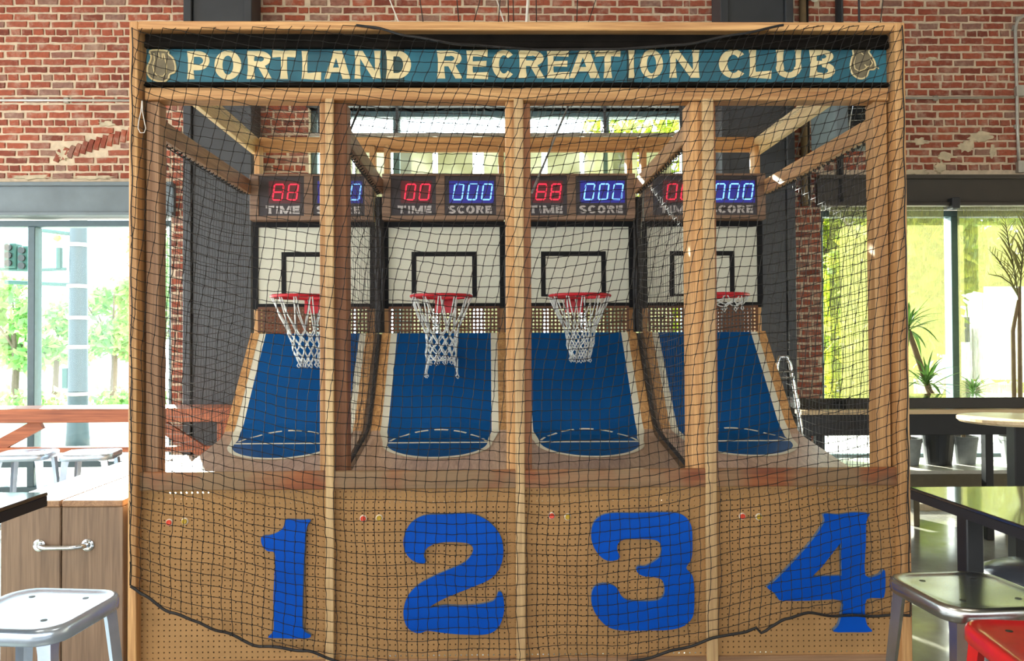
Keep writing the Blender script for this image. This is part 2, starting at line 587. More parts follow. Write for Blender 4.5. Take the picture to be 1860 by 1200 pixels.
wall = base('wall_back', 'red brick wall with pale lime mortar behind the cage', (0, WY, 0))
m = MB()
T = 0.30
for (x0, x1, z0, z1) in ((-7.3, XL1, ZLT, ZC), (XL1, XC0, 0, ZC), (XC0, XC1, ZCW, ZC), (XC1, XR0, 0, ZC), (XR0, 8.3, ZRT, ZC),
                         (-7.3, XL1, 0, ZSL), (XR0, 8.3, 0, ZSR), (XC0, XC1, 0, 0.5)):
    m.box(x0, x1, WY - 0.013, WY + T, z0, z1)
obj('mortar_bed', m, M['mortar'], wall)

# bricks: a shared set of worn shapes, laid one by one
BL, BH, BP, CP = 0.187, 0.0515, 0.2005, 0.0678


def brick_shape(l, h, d=0.022):
    v = []
    for y, ins in ((0.014, 0.0), (-0.003, 0.0), (-d, 0.006)):
        ring = []
        n = 5
        for i in range(n): ring.append((-l / 2 + l * i / (n - 1), -h / 2))
        for i in range(n): ring.append((l / 2 - l * i / (n - 1), h / 2))
        for (x, z) in ring:
            sx = -1 if x < 0 else 1
            jx = random.uniform(-0.004, 0.004) if ins else 0
            jz = random.uniform(-0.0032, 0.0032)
            v.append((x - sx * ins * (abs(x) > l * 0.4) + jx, y, z * (1 - ins * 14) + jz))
    n = 10
    f = []
    for i in range(2):
        for k in range(n):
            f.append((i * n + k, i * n + (k + 1) % n, (i + 1) * n + (k + 1) % n, (i + 1) * n + k))
    f.append(tuple(range(2 * n, 3 * n)))
    return MB().add(v, f)


shapes = [brick_shape(BL * s, BH * random.uniform(0.92, 1.06)) for s in (1, 1, 1, 0.98, 0.96, 1.01) for _ in (0, 1)]
heads = [brick_shape(0.092, BH * random.uniform(0.92, 1.05)) for _ in range(4)]
shape_me = [s.mesh('brick', M['brick']) for s in shapes]
head_me = [s.mesh('brick', M['brick']) for s in heads]
ARCH = [(108 + i * 11.8, 284 - i * 3.9 + 0.03 * i * i) for i in range(13)]       # remains of a relieving arch, left


def in_arch(px, py):
    return 100 < px < 262 and abs(py - (283 - (px - 112) / 13.5 * 4.2)) < 19


solid = ((-7.3, XL1, ZLT, ZC), (XL1, XC0, 0.1, ZC), (XC0, XC1, ZCW + 0.16, ZC), (XC1, XR0, 0.1, ZC), (XR0, 8.0, ZRT, ZC))
many = MB()
single = 0
cands = []
row = 0
z = 0.12
while z < ZC - 0.05:
    header = row % 6 == 2
    pitch = 0.1015 if header else BP
    ph = -7.2 + (row % 2) * pitch / 2 + random.uniform(-0.03, 0.03)
    for (x0, x1, z0, z1) in solid:
        if not (z0 + 0.03 < z < z1 - 0.03): continue
        x = ph + math.floor((x0 - ph) / pitch) * pitch
        while x < x1:
            a, b = max(x, x0), min(x + pitch, x1)
            x += pitch
            if b - a < 0.03: continue
            zz = z + random.uniform(-0.003, 0.003)
            q = CAMR.transposed() @ (Vector(((a + b) / 2, WY, zz)) - EYE)
            px, py = 904.5 + F * q.x / -q.z, 600 - F * q.y / -q.z
            if in_arch(px, py): continue
            vis = (-25 < px < 1885 and -12 < py < 345) and (px < 245 or px > 1640 or (py < 48 and not 325 < px < 470 and not 1305 < px < 1450))
            cands.append((0 if vis and not header else (1 if vis else 2), (a + b) / 2, zz, header, (b - a) / pitch))
    z += CP
    row += 1
cands.sort(key=lambda c: (c[0], abs(c[2] - 3.0)))
for (pri, x, zz, header, sc) in cands:
    src = random.randrange(4 if header else len(shapes))
    if pri < 2 and single < 285:
        o = bpy.data.objects.new('brick', head_me[src] if header else shape_me[src])
        o.location = (x, 0, zz); o.rotation_euler = (0, random.uniform(-0.012, 0.012), 0)
        o.scale = (sc, 1, 1)
        COL.objects.link(o); o.parent = wall
        single += 1
    else:
        b = heads[src] if header else shapes[src]
        many.add([(p[0] * sc + x, p[1] + WY, p[2] + zz) for p in b.v], b.f)
for i, (px, py) in enumerate(ARCH):
    p = at(px, py, WY)
    o = bpy.data.objects.new('brick', random.choice(head_me))
    o.location = (p.x, -0.004, p.z); o.rotation_euler = (0, R(90 + 24 - i * 1.6), 0); o.scale = (1.35, 1, 0.9)
    COL.objects.link(o); o.parent = wall
obj('brick_field', many, M['brick_many'], wall, kind='stuff')


def blot(cx, cy, rx, ry, seed):
    rnd = random.Random(seed)
    m = MB(); n = 22
    c = at(cx, cy, WY)
    ring = []
    for k in range(n):
        a = 2 * math.pi * k / n
        f = rnd.uniform(0.55, 1.1)
        p = at(cx + rx * math.cos(a) * f, cy + ry * math.sin(a) * f, WY)
        ring.append(p)
    v = [(c.x, WY - 0.027, c.z)] + [(c.x + (p.x - c.x) * 0.7, WY - 0.025 + rnd.uniform(-0.002, 0.001), c.z + (p.z - c.z) * 0.7) for p in ring] + \
        [(p.x, WY + 0.004, p.z) for p in ring]
    f = [(0, 1 + (k + 1) % n, 1 + k) for k in range(n)] + [(1 + k, 1 + (k + 1) % n, 1 + n + (k + 1) % n, 1 + n + k) for k in range(n)]
    return m.add(v, f)


for i, b in enumerate(((1778, 250, 34, 14), (1668, 258, 26, 10), (1716, 285, 26, 12), (1750, 268, 20, 16), (1800, 276, 10, 18), (1660, 313, 36, 9), (1705, 305, 14, 16),
                       (116, 282, 20, 18), (60, 322, 60, 7), (170, 323, 60, 6), (1690, 108, 14, 5), (196, 226, 26, 7), (1762, 262, 7, 22))):
    obj('plaster_patch', blot(*b, seed=i), M['plaster'], wall, smooth=False, fix=True)

# lintels over the side windows, and the beam over the middle one
m = MB(); m.box(-7, XL1 + 0.04, WY - 0.06, WY + 0.2, az(392, WY - 0.06, 100), ZLT, 0.006)
m.box(-7, XL1 + 0.04, WY - 0.10, WY - 0.06, ZLT - 0.03, ZLT + 0.005, 0.004).box(-7, XL1 + 0.04, WY - 0.10, WY - 0.06, az(392, WY - .06, 100), az(392, WY - .06, 100) + 0.03, 0.004)
struct('trim_1', m, M['steel_blue'], label='grey steel lintel beam over the bright left window')
m = MB(); zb = az(374, WY - 0.06, 1750)
m.box(XR0 - 0.05, 8, WY - 0.06, WY + 0.2, zb, ZRT, 0.006)
m.box(XR0 - 0.05, 8, WY - 0.10, WY - 0.06, ZRT - 0.03, ZRT + 0.005, 0.004).box(XR0 - 0.05, 8, WY - 0.10, WY - 0.06, zb, zb + 0.03, 0.004)
struct('trim_2', m, M['steel_dark'], label='dark steel lintel beam over the right window')
struct('trim_3', MB().box(XC0 - 0.02, XC1 + 0.02, WY - 0.08, WY + 0.25, ZCW, ZCW + 0.15, 0.006), M['pipe_dark'], label='dark beam over the middle window')


def column(n, a, b, label):
    x0, x1 = ax(a, 3.02), ax(b, 3.02)
    m = MB().box(x0 + 0.07, x1 - 0.07, 3.03, WY, 0.1, ZC - 0.05, 0.008)
    c = struct('column', m, M['steel'], label=label)
    for xa, xb in ((x0, x0 + 0.07), (x1 - 0.07, x1)):
        obj('flange', MB().box(xa, xb, 3.0, WY - 0.05, 0.02, ZC - 0.02, 0.006), M['steel'], c)
    obj('base_plate', MB().box(x0 - 0.03, x1 + 0.03, 2.96, WY - 0.03, 0.0, 0.02), M['steel'], c)
    return c


column(1, 333, 458, 'grey steel column at the left of the cage')
column(2, 1313, 1446, 'dark grey steel column at the right of the cage')

# windows
FY = WY + 0.12


def window(name, x0, x1, z0, z1, mull, trans, label, fw=0.055):
    wn = base(name, label, ((x0 + x1) / 2, FY, z0))
    for xa, xb in [(x0, x0 + fw), (x1 - fw, x1)]:
        obj('frame_post', MB().box(xa, xb, FY - 0.05, FY + 0.05, z0, z1, 0.005), M['frame'], wn)
    for za, zb in [(z0, z0 + fw), (z1 - fw, z1)]:
        obj('frame_rail', MB().box(x0 + fw, x1 - fw, FY - 0.05, FY + 0.05, za, zb, 0.005), M['frame'], wn)
    for x, wd in mull:
        obj('mullion', MB().box(x - wd / 2, x + wd / 2, FY - 0.06, FY + 0.06, z0 + fw, z1 - fw, 0.005), M['frame'], wn)
    for zt in trans:
        obj('transom', MB().box(x0 + fw, x1 - fw, FY - 0.035, FY + 0.035, zt - 0.028, zt + 0.028, 0.004), M['frame'], wn)
    xs = [x0] + [x for x, _ in mull] + [x1]
    for i in range(len(xs) - 1):
        obj('pane', MB().box(xs[i] + 0.03, xs[i + 1] - 0.03, FY - 0.004, FY + 0.004, z0 + 0.03, z1 - 0.03), M['glass'], wn)
    return wn


window('window_1', XL0, XL1, ZSL, ZLW, [(ax(63, FY), 0.065), (ax(63, FY) - 1.5, 0.065)], [az(842, FY, 100)],
       'tall bright window at the left, street beyond it')
window('window_2', XC0, XC1, 0.5, ZCW, [(ax(722, FY), 0.06), (ax(1101, FY), 0.06)], [], 'high window behind the cage')
window('window_3', XR0, XR1, ZSR, ZRW, [(ax(1731, FY), 0.08), (ax(1731, FY) + 1.6, 0.08)], [az(828, FY, 1750)],
       'wide window at the right behind a solar shade')

# ------------------------------------------------------------------ the cage of the basketball game
LANE = 0.8905
B = [0.155 + (k - 2) * LANE for k in range(5)]            # lane limits
C = [0.155 + (k - 1.5) * LANE for k in range(4)]          # lane centres
BY = 1.69                                                 # backboards stand here
TOP = az(47, 0)
HB, HT = az(183, 0), az(160, 0)                           # header under the sign
ZR1, ZR0 = az(852, 0), az(885, 0)                         # front rail

cage = thing('game_cage', 'tall pine lumber cage built around the four basketball lanes', 'cage', (0.155, 0, 0))
bx = lambda n, mat, *a, c=0.004, **k: obj(n, MB().box(*a, c=c), M[mat], cage, **k)
XA, XB = ax(242, 0), ax(1640, 0)
bx('post', 'pineZ', XA, XA + 0.040, -0.05, 0.10, 0, TOP)
bx('post', 'pineZ', XB - 0.048, XB, -0.05, 0.10, 0, TOP)
bx('post', 'oldZ', ax(263, 0), ax(287, 0), 0.008, 0.09, 0, HB)
bx('post', 'pineZ', ax(1593, 0), ax(1618, 0), 0.008, 0.09, 0, HB)
bx('top_beam', 'pineX', XA + 0.040, XB - 0.048, -0.05, 0.09, TOP - 0.040, TOP)
bx('header', 'pineX', ax(263, 0), ax(1618, 0), -0.01, 0.08, HB, HT)
for (a, b, c, d) in ((580, 593, 608, 628), (920, 935, 952, 966), (1256, 1277, 1297, 1307)):
    bx('post', 'pineZ', ax(a, 0), ax(b, 0) + 0.01, 0.008, 0.14, 0.1, HB)
    bx('batten', 'battenZ', ax(b, 0), ax(c, 0), -0.028, -0.001, 0.03, HB + 0.004)
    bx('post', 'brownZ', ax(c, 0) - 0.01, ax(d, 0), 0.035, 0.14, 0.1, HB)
bx('bottom_rail', 'oldX', ax(263, 0), ax(1618, 0), -0.012, 0.03, 0.0, 0.065)
# rails running back
for x in (B[0] + 0.02, B[4] - 0.02):
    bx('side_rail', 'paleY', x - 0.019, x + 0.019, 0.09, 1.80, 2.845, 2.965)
    bx('side_rail', 'oldY' if x < 0 else 'pineY', x - 0.019, x + 0.019, 0.09, 1.62, 2.54, 2.636)
    bx('back_post', 'pineZ', x - 0.02, x + 0.02, 1.80, 1.89, 0, 2.965)
for i, x in enumerate(B[1:4]):
    xx = x + (0.02, 0, -0.02)[i]
    bx('divider_rail', 'oldY' if i == 0 else 'pineY', xx - 0.019, xx + 0.019, 0.10, 1.62, 2.54, 2.636)
bx('back_beam', 'pineX', B[0] + 0.039, B[4] - 0.039, 1.79, 1.83, 2.874, 2.976)

# ------------------------------------------------------------------ sign
sg = thing('sign', 'old teal painted sign board reading PORTLAND RECREATION CLUB along the cage top', 'sign', (0.155, 0, az(158, 0)))
z0s, z1s = az(158, -.01), az(63, -.01)
zt0, zt1 = az(150, -.01), az(89, -.01)
cuts = [ax(264, 0), ax(695, 0), ax(735, 0), ax(1143, 0), ax(1155, 0), ax(1617, 0)]
for i in range(5):
    yy = (0.0, 0.001, 0.0, 0.001, 0.0)[i]
    obj('sign_board', MB().box(cuts[i] + 0.001, cuts[i + 1] - 0.001, yy, 0.02 + yy, z0s, z1s, 0.002), M['teal_old' if i in (1, 3) else 'teal'], sg)
obj('moulding', MB().box(cuts[0], cuts[5], -0.026, 0.0, zt1, zt1 + 0.03, 0.004).box(cuts[0], cuts[5], -0.016, 0.0, zt1 + 0.03, z1s, 0.004), M['black_old'], sg, label='black worn upper moulding')
obj('moulding', MB().box(cuts[0], cuts[5], -0.020, 0.0, z0s, zt0, 0.004).box(cuts[0], cuts[5], -0.028, 0.0, z0s, z0s + 0.008, 0.002), M['black_old'], sg, label='black worn lower moulding')


def arc(cx, cz, rx, rz, a0, a1, tx, tz, n=16):
    """ring sector: outer radii rx, rz, thickness tx at the sides, tz at top and bottom"""
    o, q = [], []
    for i in range(n + 1):
        a = R(a0 + (a1 - a0) * i / n)
        o.append((cx + rx * math.cos(a), cz + rz * math.sin(a)))
        q.append((cx + (rx - tx) * math.cos(a), cz + (rz - tz) * math.sin(a)))
    return o + q[::-1]


def stem(x, t, z0=0.0, z1=1.0, fl=1.22):
    w0, w1 = t / 2 * fl, t / 2 * 0.92
    zm0, zm1 = z0 + (z1 - z0) * 0.3, z0 + (z1 - z0) * 0.7
    return [(x - w0, z0), (x + w0, z0), (x + w1, zm0), (x + w1, zm1), (x + w0, z1), (x - w0, z1), (x - w1, zm1), (x - w1, zm0)]


def beam(x0, x1, zc, t, fl=1.35):
    return [(x0, zc - t / 2), (x1 - 0.02, zc - t / 2 * fl), (x1, zc + t / 2 * fl), (x0, zc + t / 2)]


def slash(a, b, t): return [(a - t / 2, 0), (a + t / 2, 0), (b + t / 2, 1), (b - t / 2, 1)]


def glyph(ch, h=0.24, v=0.20):
    """pieces of a heavy flared capital in a unit box; h stroke of uprights, v of level strokes"""
    s = h / 2 * 1.22
    if ch == 'I': return [stem(0.5, 0.62)]
    if ch == 'P': return [stem(s, h), arc(0.5, 0.66, 0.5, 0.34, -90, 90, h * 1.05, v), [(s, 1), (s, 1 - v), (0.52, 1 - v), (0.52, 1)], [(s, 0.32), (0.52, 0.32), (0.52, 0.32 + v), (s, 0.32 + v)]]
    if ch == 'R': return glyph('P', h, v)[:0] + [stem(s, h), arc(0.5, 0.72, 0.46, 0.28, -90, 90, h * 1.02, v * .9), [(s, 1), (s, 1 - v), (0.52, 1 - v), (0.52, 1)], [(s, 0.44), (0.52, 0.44), (0.52, 0.44 + v), (s, 0.44 + v)],
                                                 [(0.42, 0.48), (0.70, 0.50), (1.0, 0.0), (0.72, 0.0)]]
    if ch == 'O': return [arc(0.5, 0.5, 0.5, 0.52, 0, 180, h * 1.1, v * .9), arc(0.5, 0.5, 0.5, 0.52, 180, 360, h * 1.1, v * .9)]
    if ch == 'C': return [arc(0.54, 0.5, 0.54, 0.52, 42, 318, h * 1.15, v * .95, 28)]
    if ch == 'D': return [stem(s, h), arc(0.45, 0.5, 0.55, 0.5, -90, 90, h * 1.15, v, 20), [(s, 1), (s, 1 - v), (0.47, 1 - v), (0.47, 1)], [(s, 0), (0.47, 0), (0.47, v), (s, v)]]
    if ch == 'B': return [stem(s, h), arc(0.5, 0.25, 0.5, 0.30, -90, 90, h, v * .9), arc(0.5, 0.76, 0.44, 0.24, -90, 90, h, v * .8),
                          [(s, 1), (s, 1 - v), (0.52, 1 - v), (0.52, 1)], [(s, 0), (0.52, -0.02), (0.52, v * .8), (s, v)], [(s, 0.45), (0.52, 0.45), (0.52, 0.6), (s, 0.6)]]
    if ch == 'T': return [stem(0.5, h), beam(0.5, 1.0, 1 - v / 2, v), [(1 - x, z) for x, z in beam(0.5, 1.0, 1 - v / 2, v)][::-1]]
    if ch == 'L': return [stem(s, h), beam(s, 1.0, v / 2, v, 1.5)]
    if ch == 'E': return [stem(s, h), beam(s, 1.0, v / 2, v, 1.3), beam(s, 0.92, 0.52, v * .85, 1.3), beam(s, 0.98, 1 - v / 2, v, 1.3)]
    if ch == 'A': return [slash(0.09, 0.44, h * .7), slash(1 - h * .55, 0.52, h * 1.15), [(0.2, 0.24), (0.8, 0.24), (0.74, 0.4), (0.26, 0.4)]]
    if ch == 'N': return [stem(0.10, h * .8), stem(0.90, h * .8), [(0.0, 1), (0.30, 1), (1.0, 0.0), (0.72, 0.0)]]
    if ch == 'U': return [stem(s, h, 0.3, 1), stem(1 - h * .4, h * .8, 0.3, 1), arc(0.5, 0.38, 0.5, 0.40, 180, 360, h, v)]
    if ch == 'M': return [stem(0.09, h * .75), stem(0.90, h * .8), [(0.0, 1), (0.24, 1), (0.62, 0.0), (0.40, 0.0)], [(0.40, 0), (0.62, 0), (1.0, 1), (0.76, 1)]]
    if ch == 'S': return [arc(0.5, 0.73, 0.46, 0.29, 25, 270, h, v * .95, 20), arc(0.5, 0.27, 0.5, 0.29, -155, 90, h, v * .95, 20)]


def letter_mb(ch, x0, x1, z0, z1, y, th=0.0012, h=0.24, v=0.20, mb=None):
    mb = mb or MB()
    for i, lp in enumerate(glyph(ch, h, v)):
        mb.plate([[(x0 + p[0] * (x1 - x0), z0 + p[1] * (z1 - z0)) for p in lp]], y - th - i * 0.00004, y)
    return mb


LET = (('P', 339, 380), ('O', 389, 438), ('R', 448, 494), ('T', 494, 538), ('L', 548, 584), ('A', 590, 637), ('N', 646, 691), ('D', 702, 748),
       ('R', 795, 842), ('E', 849, 889), ('C', 896, 936), ('R', 944, 992), ('E', 996, 1037), ('A', 1037, 1092), ('T', 1083, 1131), ('I', 1143, 1158), ('O', 1166, 1208), ('N', 1221, 1273),
       ('C', 1310, 1359), ('L', 1365, 1406), ('U', 1414, 1460), ('B', 1475, 1522))
for ch, a, b in LET:
    yl = 0.0
    zz0, zz1 = at(a, 144 - (a - 339) / 1180 * 3.5, 0).z, at(a, 93 - (a - 339) / 1180 * 2.5, 0).z
    obj('letter', letter_mb(ch, ax(a, 0), ax(b, 0), zz0, zz1, yl, th=0.0015, h=0.27, v=0.2), M['cream'], sg)


def emblem(pts, off, sc, inner, extra=None):
    lp = px_loop(pts, off, 0, sc, 3)
    o = obj('emblem', MB().plate([lp], -0.0014, 0.0), M['emblem'], sg, label='brown painted mitt emblem with a cream outline')
    P = [(p[0], -0.0022, p[1]) for p in lp]
    m = MB().tube(P, 0.0042, 5, closed=True)
    for ln in inner:
        m.tube([(p[0], -0.0022, p[1]) for p in px_loop(ln, off, 0, sc)], 0.0026, 5)
    obj('outline', m, M['cream'], o)


emblem([(320, 395), (455, 385), (570, 400), (575, 440), (630, 490), (660, 560), (672, 630), (655, 690), (590, 715), (575, 770), (510, 815), (410, 805), (330, 765), (290, 700), (290, 610), (325, 540), (340, 470)],
       (230, 40), 7.5, [[(375, 430), (385, 520), (360, 600), (380, 690), (430, 745), (500, 740), (540, 690), (550, 600), (530, 520), (510, 430)], [(440, 420), (450, 500)], [(490, 430), (490, 510)]])
emblem([(820, 375), (930, 360), (1045, 372), (1030, 410), (1070, 470), (1110, 540), (1122, 610), (1100, 650), (1035, 655), (1010, 730), (960, 770), (900, 772), (840, 740), (800, 690), (782, 600), (800, 500), (822, 440)],
       (1440, 40), 7.5, [[(850, 470), (830, 560), (845, 640), (900, 670), (970, 650), (1010, 610), (1060, 600), (1085, 560), (1050, 500)], [(975, 580), (1000, 610)], [(890, 430), (930, 420), (960, 450)], [(1120, 610), (1150, 620), (1170, 640)]])

# ------------------------------------------------------------------ lanes
# profile of the ramp: nearly level apron, then the steep return
PROF = [(0.05, 0.810), (0.40, 0.864), (0.70, 0.910), (0.98, 0.952), (1.06, 0.968), (1.12, 0.995), (1.17, 1.035), (1.30, 1.190), (1.48, 1.402), (1.645, 1.596)]


def prof_z(Y):
    for (a, za), (b, zb) in zip(PROF, PROF[1:]):
        if a <= Y <= b: return za + (zb - za) * (Y - a) / (b - a)
    return PROF[-1][1] if Y > 1 else PROF[0][1]


YS = sorted(set([p[0] for p in PROF] + [0.05 + i * 0.04 for i in range(40) if 0.05 + i * 0.04 < 1.645]))


def ramp_patch(mb, fx0, fx1, y0, y1, lift, n=1, th=0.0):
    """strip of paint (or board when th > 0) lying on the ramp between fx0(Y) and fx1(Y)"""
    ys = [y0] + [y for y in YS if y0 < y < y1] + [y1]
    v, f = [], []
    for y in ys:
        z = prof_z(y) + lift
        a, b = fx0(y), fx1(y)
        v += [(a, y, z), (b, y, z), (a, y, z - max(th, 0.0015)), (b, y, z - max(th, 0.0015))]
    k = len(ys)
    for i in range(k - 1):
        o = i * 4; q = o + 4
        f += [(o, o + 1, q + 1, q), (o + 2, q + 2, q + 3, o + 3), (o, q, q + 2, o + 2), (o + 1, o + 3, q + 3, q + 1)]
    f += [(0, 2, 3, 1), (4 * k - 4, 4 * k - 3, 4 * k - 1, 4 * k - 2)]
    return mb.add(v, f)


def arc_band(mb, c, yc, r0, r1, a0, a1, n, lift=0.0035):
    v, f = [], []
    for i in range(n + 1):
        a = R(a0 + (a1 - a0) * i / n)
        for r in (r0, r1):
            y = yc + r * math.sin(a) * (0.96 if a < 0 else 0.70)
            v.append((c + r * math.cos(a), y, prof_z(y) + lift))
    for i in range(n): f.append((2 * i, 2 * i + 2, 2 * i + 3, 2 * i + 1))
    # underside so that the paint has a body
    m0 = len(v)
    v += [(p[0], p[1], p[2] - 0.0012) for p in v]
    f += [tuple(reversed([k + m0 for k in q])) for q in f]
    return mb.add(v, f)


def pegboard(x0, x1, z0, z1, y, r, pitch=0.0254, skip=None, n=8):
    """perforated hardboard with true holes"""
    nx, nz = int((x1 - x0) / pitch), int((z1 - z0) / pitch)
    mx, mz = ((x1 - x0) - nx * pitch) / 2, ((z1 - z0) - nz * pitch) / 2
    m = MB(); T = 0.005
    v, f = [], []
    offs = [(math.cos(2 * math.pi * k / n + math.pi / n) * r, math.sin(2 * math.pi * k / n + math.pi / n) * r) for k in range(n)]
    sq = []
    h = pitch / 2
    for k in range(n):
        c, s_ = offs[k]
        q = h / max(abs(c), abs(s_))
        sq.append((c * q, s_ * q))
    for i in range(nx):
        for j in range(nz):
            cx, cz = x0 + mx + (i + .5) * pitch, z0 + mz + (j + .5) * pitch
            o = len(v)
            if skip and skip(cx, cz):
                v += [(cx - h, y, cz - h), (cx + h, y, cz - h), (cx + h, y, cz + h), (cx - h, y, cz + h)]
                f.append((o, o + 1, o + 2, o + 3))
                continue
            v += [(cx + a, y, cz + b) for a, b in sq]
            v += [(cx + a, y, cz + b) for a, b in offs]
            v += [(cx + a, y + T, cz + b) for a, b in offs]
            # square corners
            cor = [(h, h), (-h, h), (-h, -h), (h, -h)]
            co = len(v)
            v += [(cx + a, y, cz + b) for a, b in cor]
            for k in range(n):
                k2 = (k + 1) % n
                a, b = sq[k], sq[k2]
                if abs(abs(a[0]) - abs(b[0])) > 1e-6 and abs(abs(a[1]) - abs(b[1])) > 1e-6:
                    ci = min(range(4), key=lambda q: (cor[q][0] - (a[0] + b[0]) / 2) ** 2 + (cor[q][1] - (a[1] + b[1]) / 2) ** 2)
                    f.append((o + k, co + ci, o + k2, o + n + k2, o + n + k))
                else:
                    f.append((o + k, o + k2, o + n + k2, o + n + k))
                f.append((o + n + k, o + n + k2, o + 2 * n + k2, o + 2 * n + k))
    m.add(v, f)
    # plain margins
    for (a, b, c, d) in ((x0, x0 + mx, z0, z1), (x1 - mx, x1, z0, z1), (x0 + mx, x1 - mx, z0, z0 + mz), (x0 + mx, x1 - mx, z1 - mz, z1)):
        if b - a > 1e-4 and d - c > 1e-4: m.box(a, b, y, y + T, c, d)
    return m


LN = ('first', 'second', 'third', 'fourth')
LANE_LABEL = ['blue ramped basketball lane at the left end, beside the lumber drink rail', 'blue ramped basketball lane under the longest white hoop net, left of the middle post',
              'blue ramped basketball lane under the narrow tapering net, right of the middle post', 'blue ramped basketball lane at the right end, under the netless rim']
HW, HWH, HB_ = 0.415, 0.362, 0.318
CY, CR = 0.92, 0.292


def make_lane(c):
    t = thing('basketball_lane', LANE_LABEL[0], 'basketball game', (c, 0, 0), 'basketball lanes of the cage')
    K = lambda v: (lambda y: c + v)
    ramp = obj('ramp', ramp_patch(MB(), K(-HW), K(HW), 0.05, 1.645, 0, th=0.018), M['ramp_wood'], t)
    m = MB()
    ramp_patch(m, K(-HB_), K(HB_), 1.11, 1.643, 0.0025)
    ramp_patch(m, lambda y: c - CR - (HB_ - CR) * (y - CY) / (1.11 - CY), lambda y: c + CR + (HB_ - CR) * (y - CY) / (1.11 - CY), CY, 1.112, 0.0025)
    half = lambda y: CR * math.sqrt(max(0, 1 - ((y - CY) / (CR * .96)) ** 2))
    ys = [CY - CR * .96 * math.cos(R(a)) for a in range(0, 91, 6)]
    for a, b in zip(ys, ys[1:]):
        v = [(c - half(a), a, prof_z(a) + .0025), (c + half(a), a, prof_z(a) + .0025), (c + half(b), b, prof_z(b) + .0025), (c - half(b), b, prof_z(b) + .0025)]
        m.add(v, [(0, 1, 2, 3)])
    obj('blue_key', m, M['blue_paint'], ramp, label='court blue painted key')
    m = MB()
    for s in (-1, 1):
        ramp_patch(m, K(min(s * HB_, s * HWH)), K(max(s * HB_, s * HWH)), 1.10, 1.643, 0.003)
        arc_band(m, c, CY, CR, CR + 0.028, -90 if s > 0 else -180, 0 if s > 0 else -90, 14)
        v = [(c + s * CR, CY, 0), (c + s * (CR + .028), CY, 0), (c + s * (CR + .045), 1.0, 0), (c + s * HWH, 1.10, 0), (c + s * HB_, 1.10, 0), (c + s * (CR + .005), 1.0, 0)]
        v = [(p[0], p[1], prof_z(p[1]) + .0032) for p in v]
        m.add(v, [(0, 1, 2, 5) if s > 0 else (0, 5, 2, 1), (5, 2, 3, 4) if s > 0 else (5, 4, 3, 2)])
    ramp_patch(m, K(-CR), K(CR), CY - 0.009, CY + 0.009, 0.0045)
    for k in range(7): arc_band(m, c, CY, CR - 0.014, CR, 6 + k * 24.5, 6 + k * 24.5 + 17, 5, 0.0048)
    obj('white_lines', m, M['white_paint'], ramp, label='white painted court lines')
    for s in (-1, 1):
        a, b = sorted((s * HWH, s * (HW + 0.004)))
        obj('side_board', ramp_patch(MB(), K(a), K(b), 1.12, 1.66, 0.006, th=0.05), M['pineY'], t)
        sx = c + s * (HW - 0.0)
        obj('stud', MB().box(sx - 0.019 - s * 0.02, sx + 0.019 - s * 0.02, 1.70, 1.79, 1.2, 2.90, 0.003), M['pineZ'], t)
        obj('leg', MB().box(sx - 0.019 - s * 0.03, sx + 0.019 - s * 0.03, 1.45, 1.54, 0, 1.30, 0.003), M['oldZ'], t)
        a, b = sorted((sx, sx - s * 0.02))
        obj('apron_support', MB().box(a, b, 0.10, 1.10, 0.72, 0.79, 0.003), M['oldY'], t)
    obj('rear_pegboard', pegboard(c - HW + 0.035, c + HW - 0.035, 1.58, az(556, BY), 1.672, 0.0078), M['pegback'], t, kind=None)
    x0, x1 = c - LANE / 2 + 0.001, c + LANE / 2 - 0.001
    fp = obj('front_pegboard', pegboard(x0, x1, 0.06, ZR0 + 0.004, 0.0, 0.0038), M['peg'], t)
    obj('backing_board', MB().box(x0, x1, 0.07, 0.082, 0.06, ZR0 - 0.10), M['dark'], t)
    obj('front_rail', MB().box(x0, x1, -0.02, 0.007, ZR0, ZR1, 0.004), M['railX'], t)
    return t


lane0 = make_lane(C[0])
lanes = [lane0]
for k in range(1, 4):
    o = dup(lane0); o.location.x = C[k]; o['label'] = LANE_LABEL[k]
    lanes.append(o)

# buttons on the front boards
BTN = ((308, 948, 336, 946), (660, 941, 689, 940), (1002, 936, 1031, 938), (1348, 937, 1378, 938))
bme = None
for k, (a, b, c2, d) in enumerate(BTN):
    for (px, py, col, nm, wd) in ((a, b, 'btn_red', 'red button', 'red'), (c2, d, 'btn_yellow', 'yellow button', 'yellow')):
        p = at(px, py, 0)
        m = MB().lathe([(0.0165, 0), (0.0165, 0.004), (0.012, 0.008), (0.0105, 0.006)], n=20)
        m.v = [(p.x + v[0], p.y - v[2], p.z + v[1]) for v in m.v]
        t = obj('push_button', m, M['btn_ring'], lanes[k], label='round %s push button with a pale ring' % wd, fix=True)
        m = MB().lathe([(0.0125, 0), (0.0125, 0.011), (0.009, 0.0135), (0.003, 0.0125)], n=16)
        m.v = [(p.x + v[0], p.y - v[2], p.z + v[1]) for v in m.v]
        obj('plunger', m, M[col], t, fix=True)

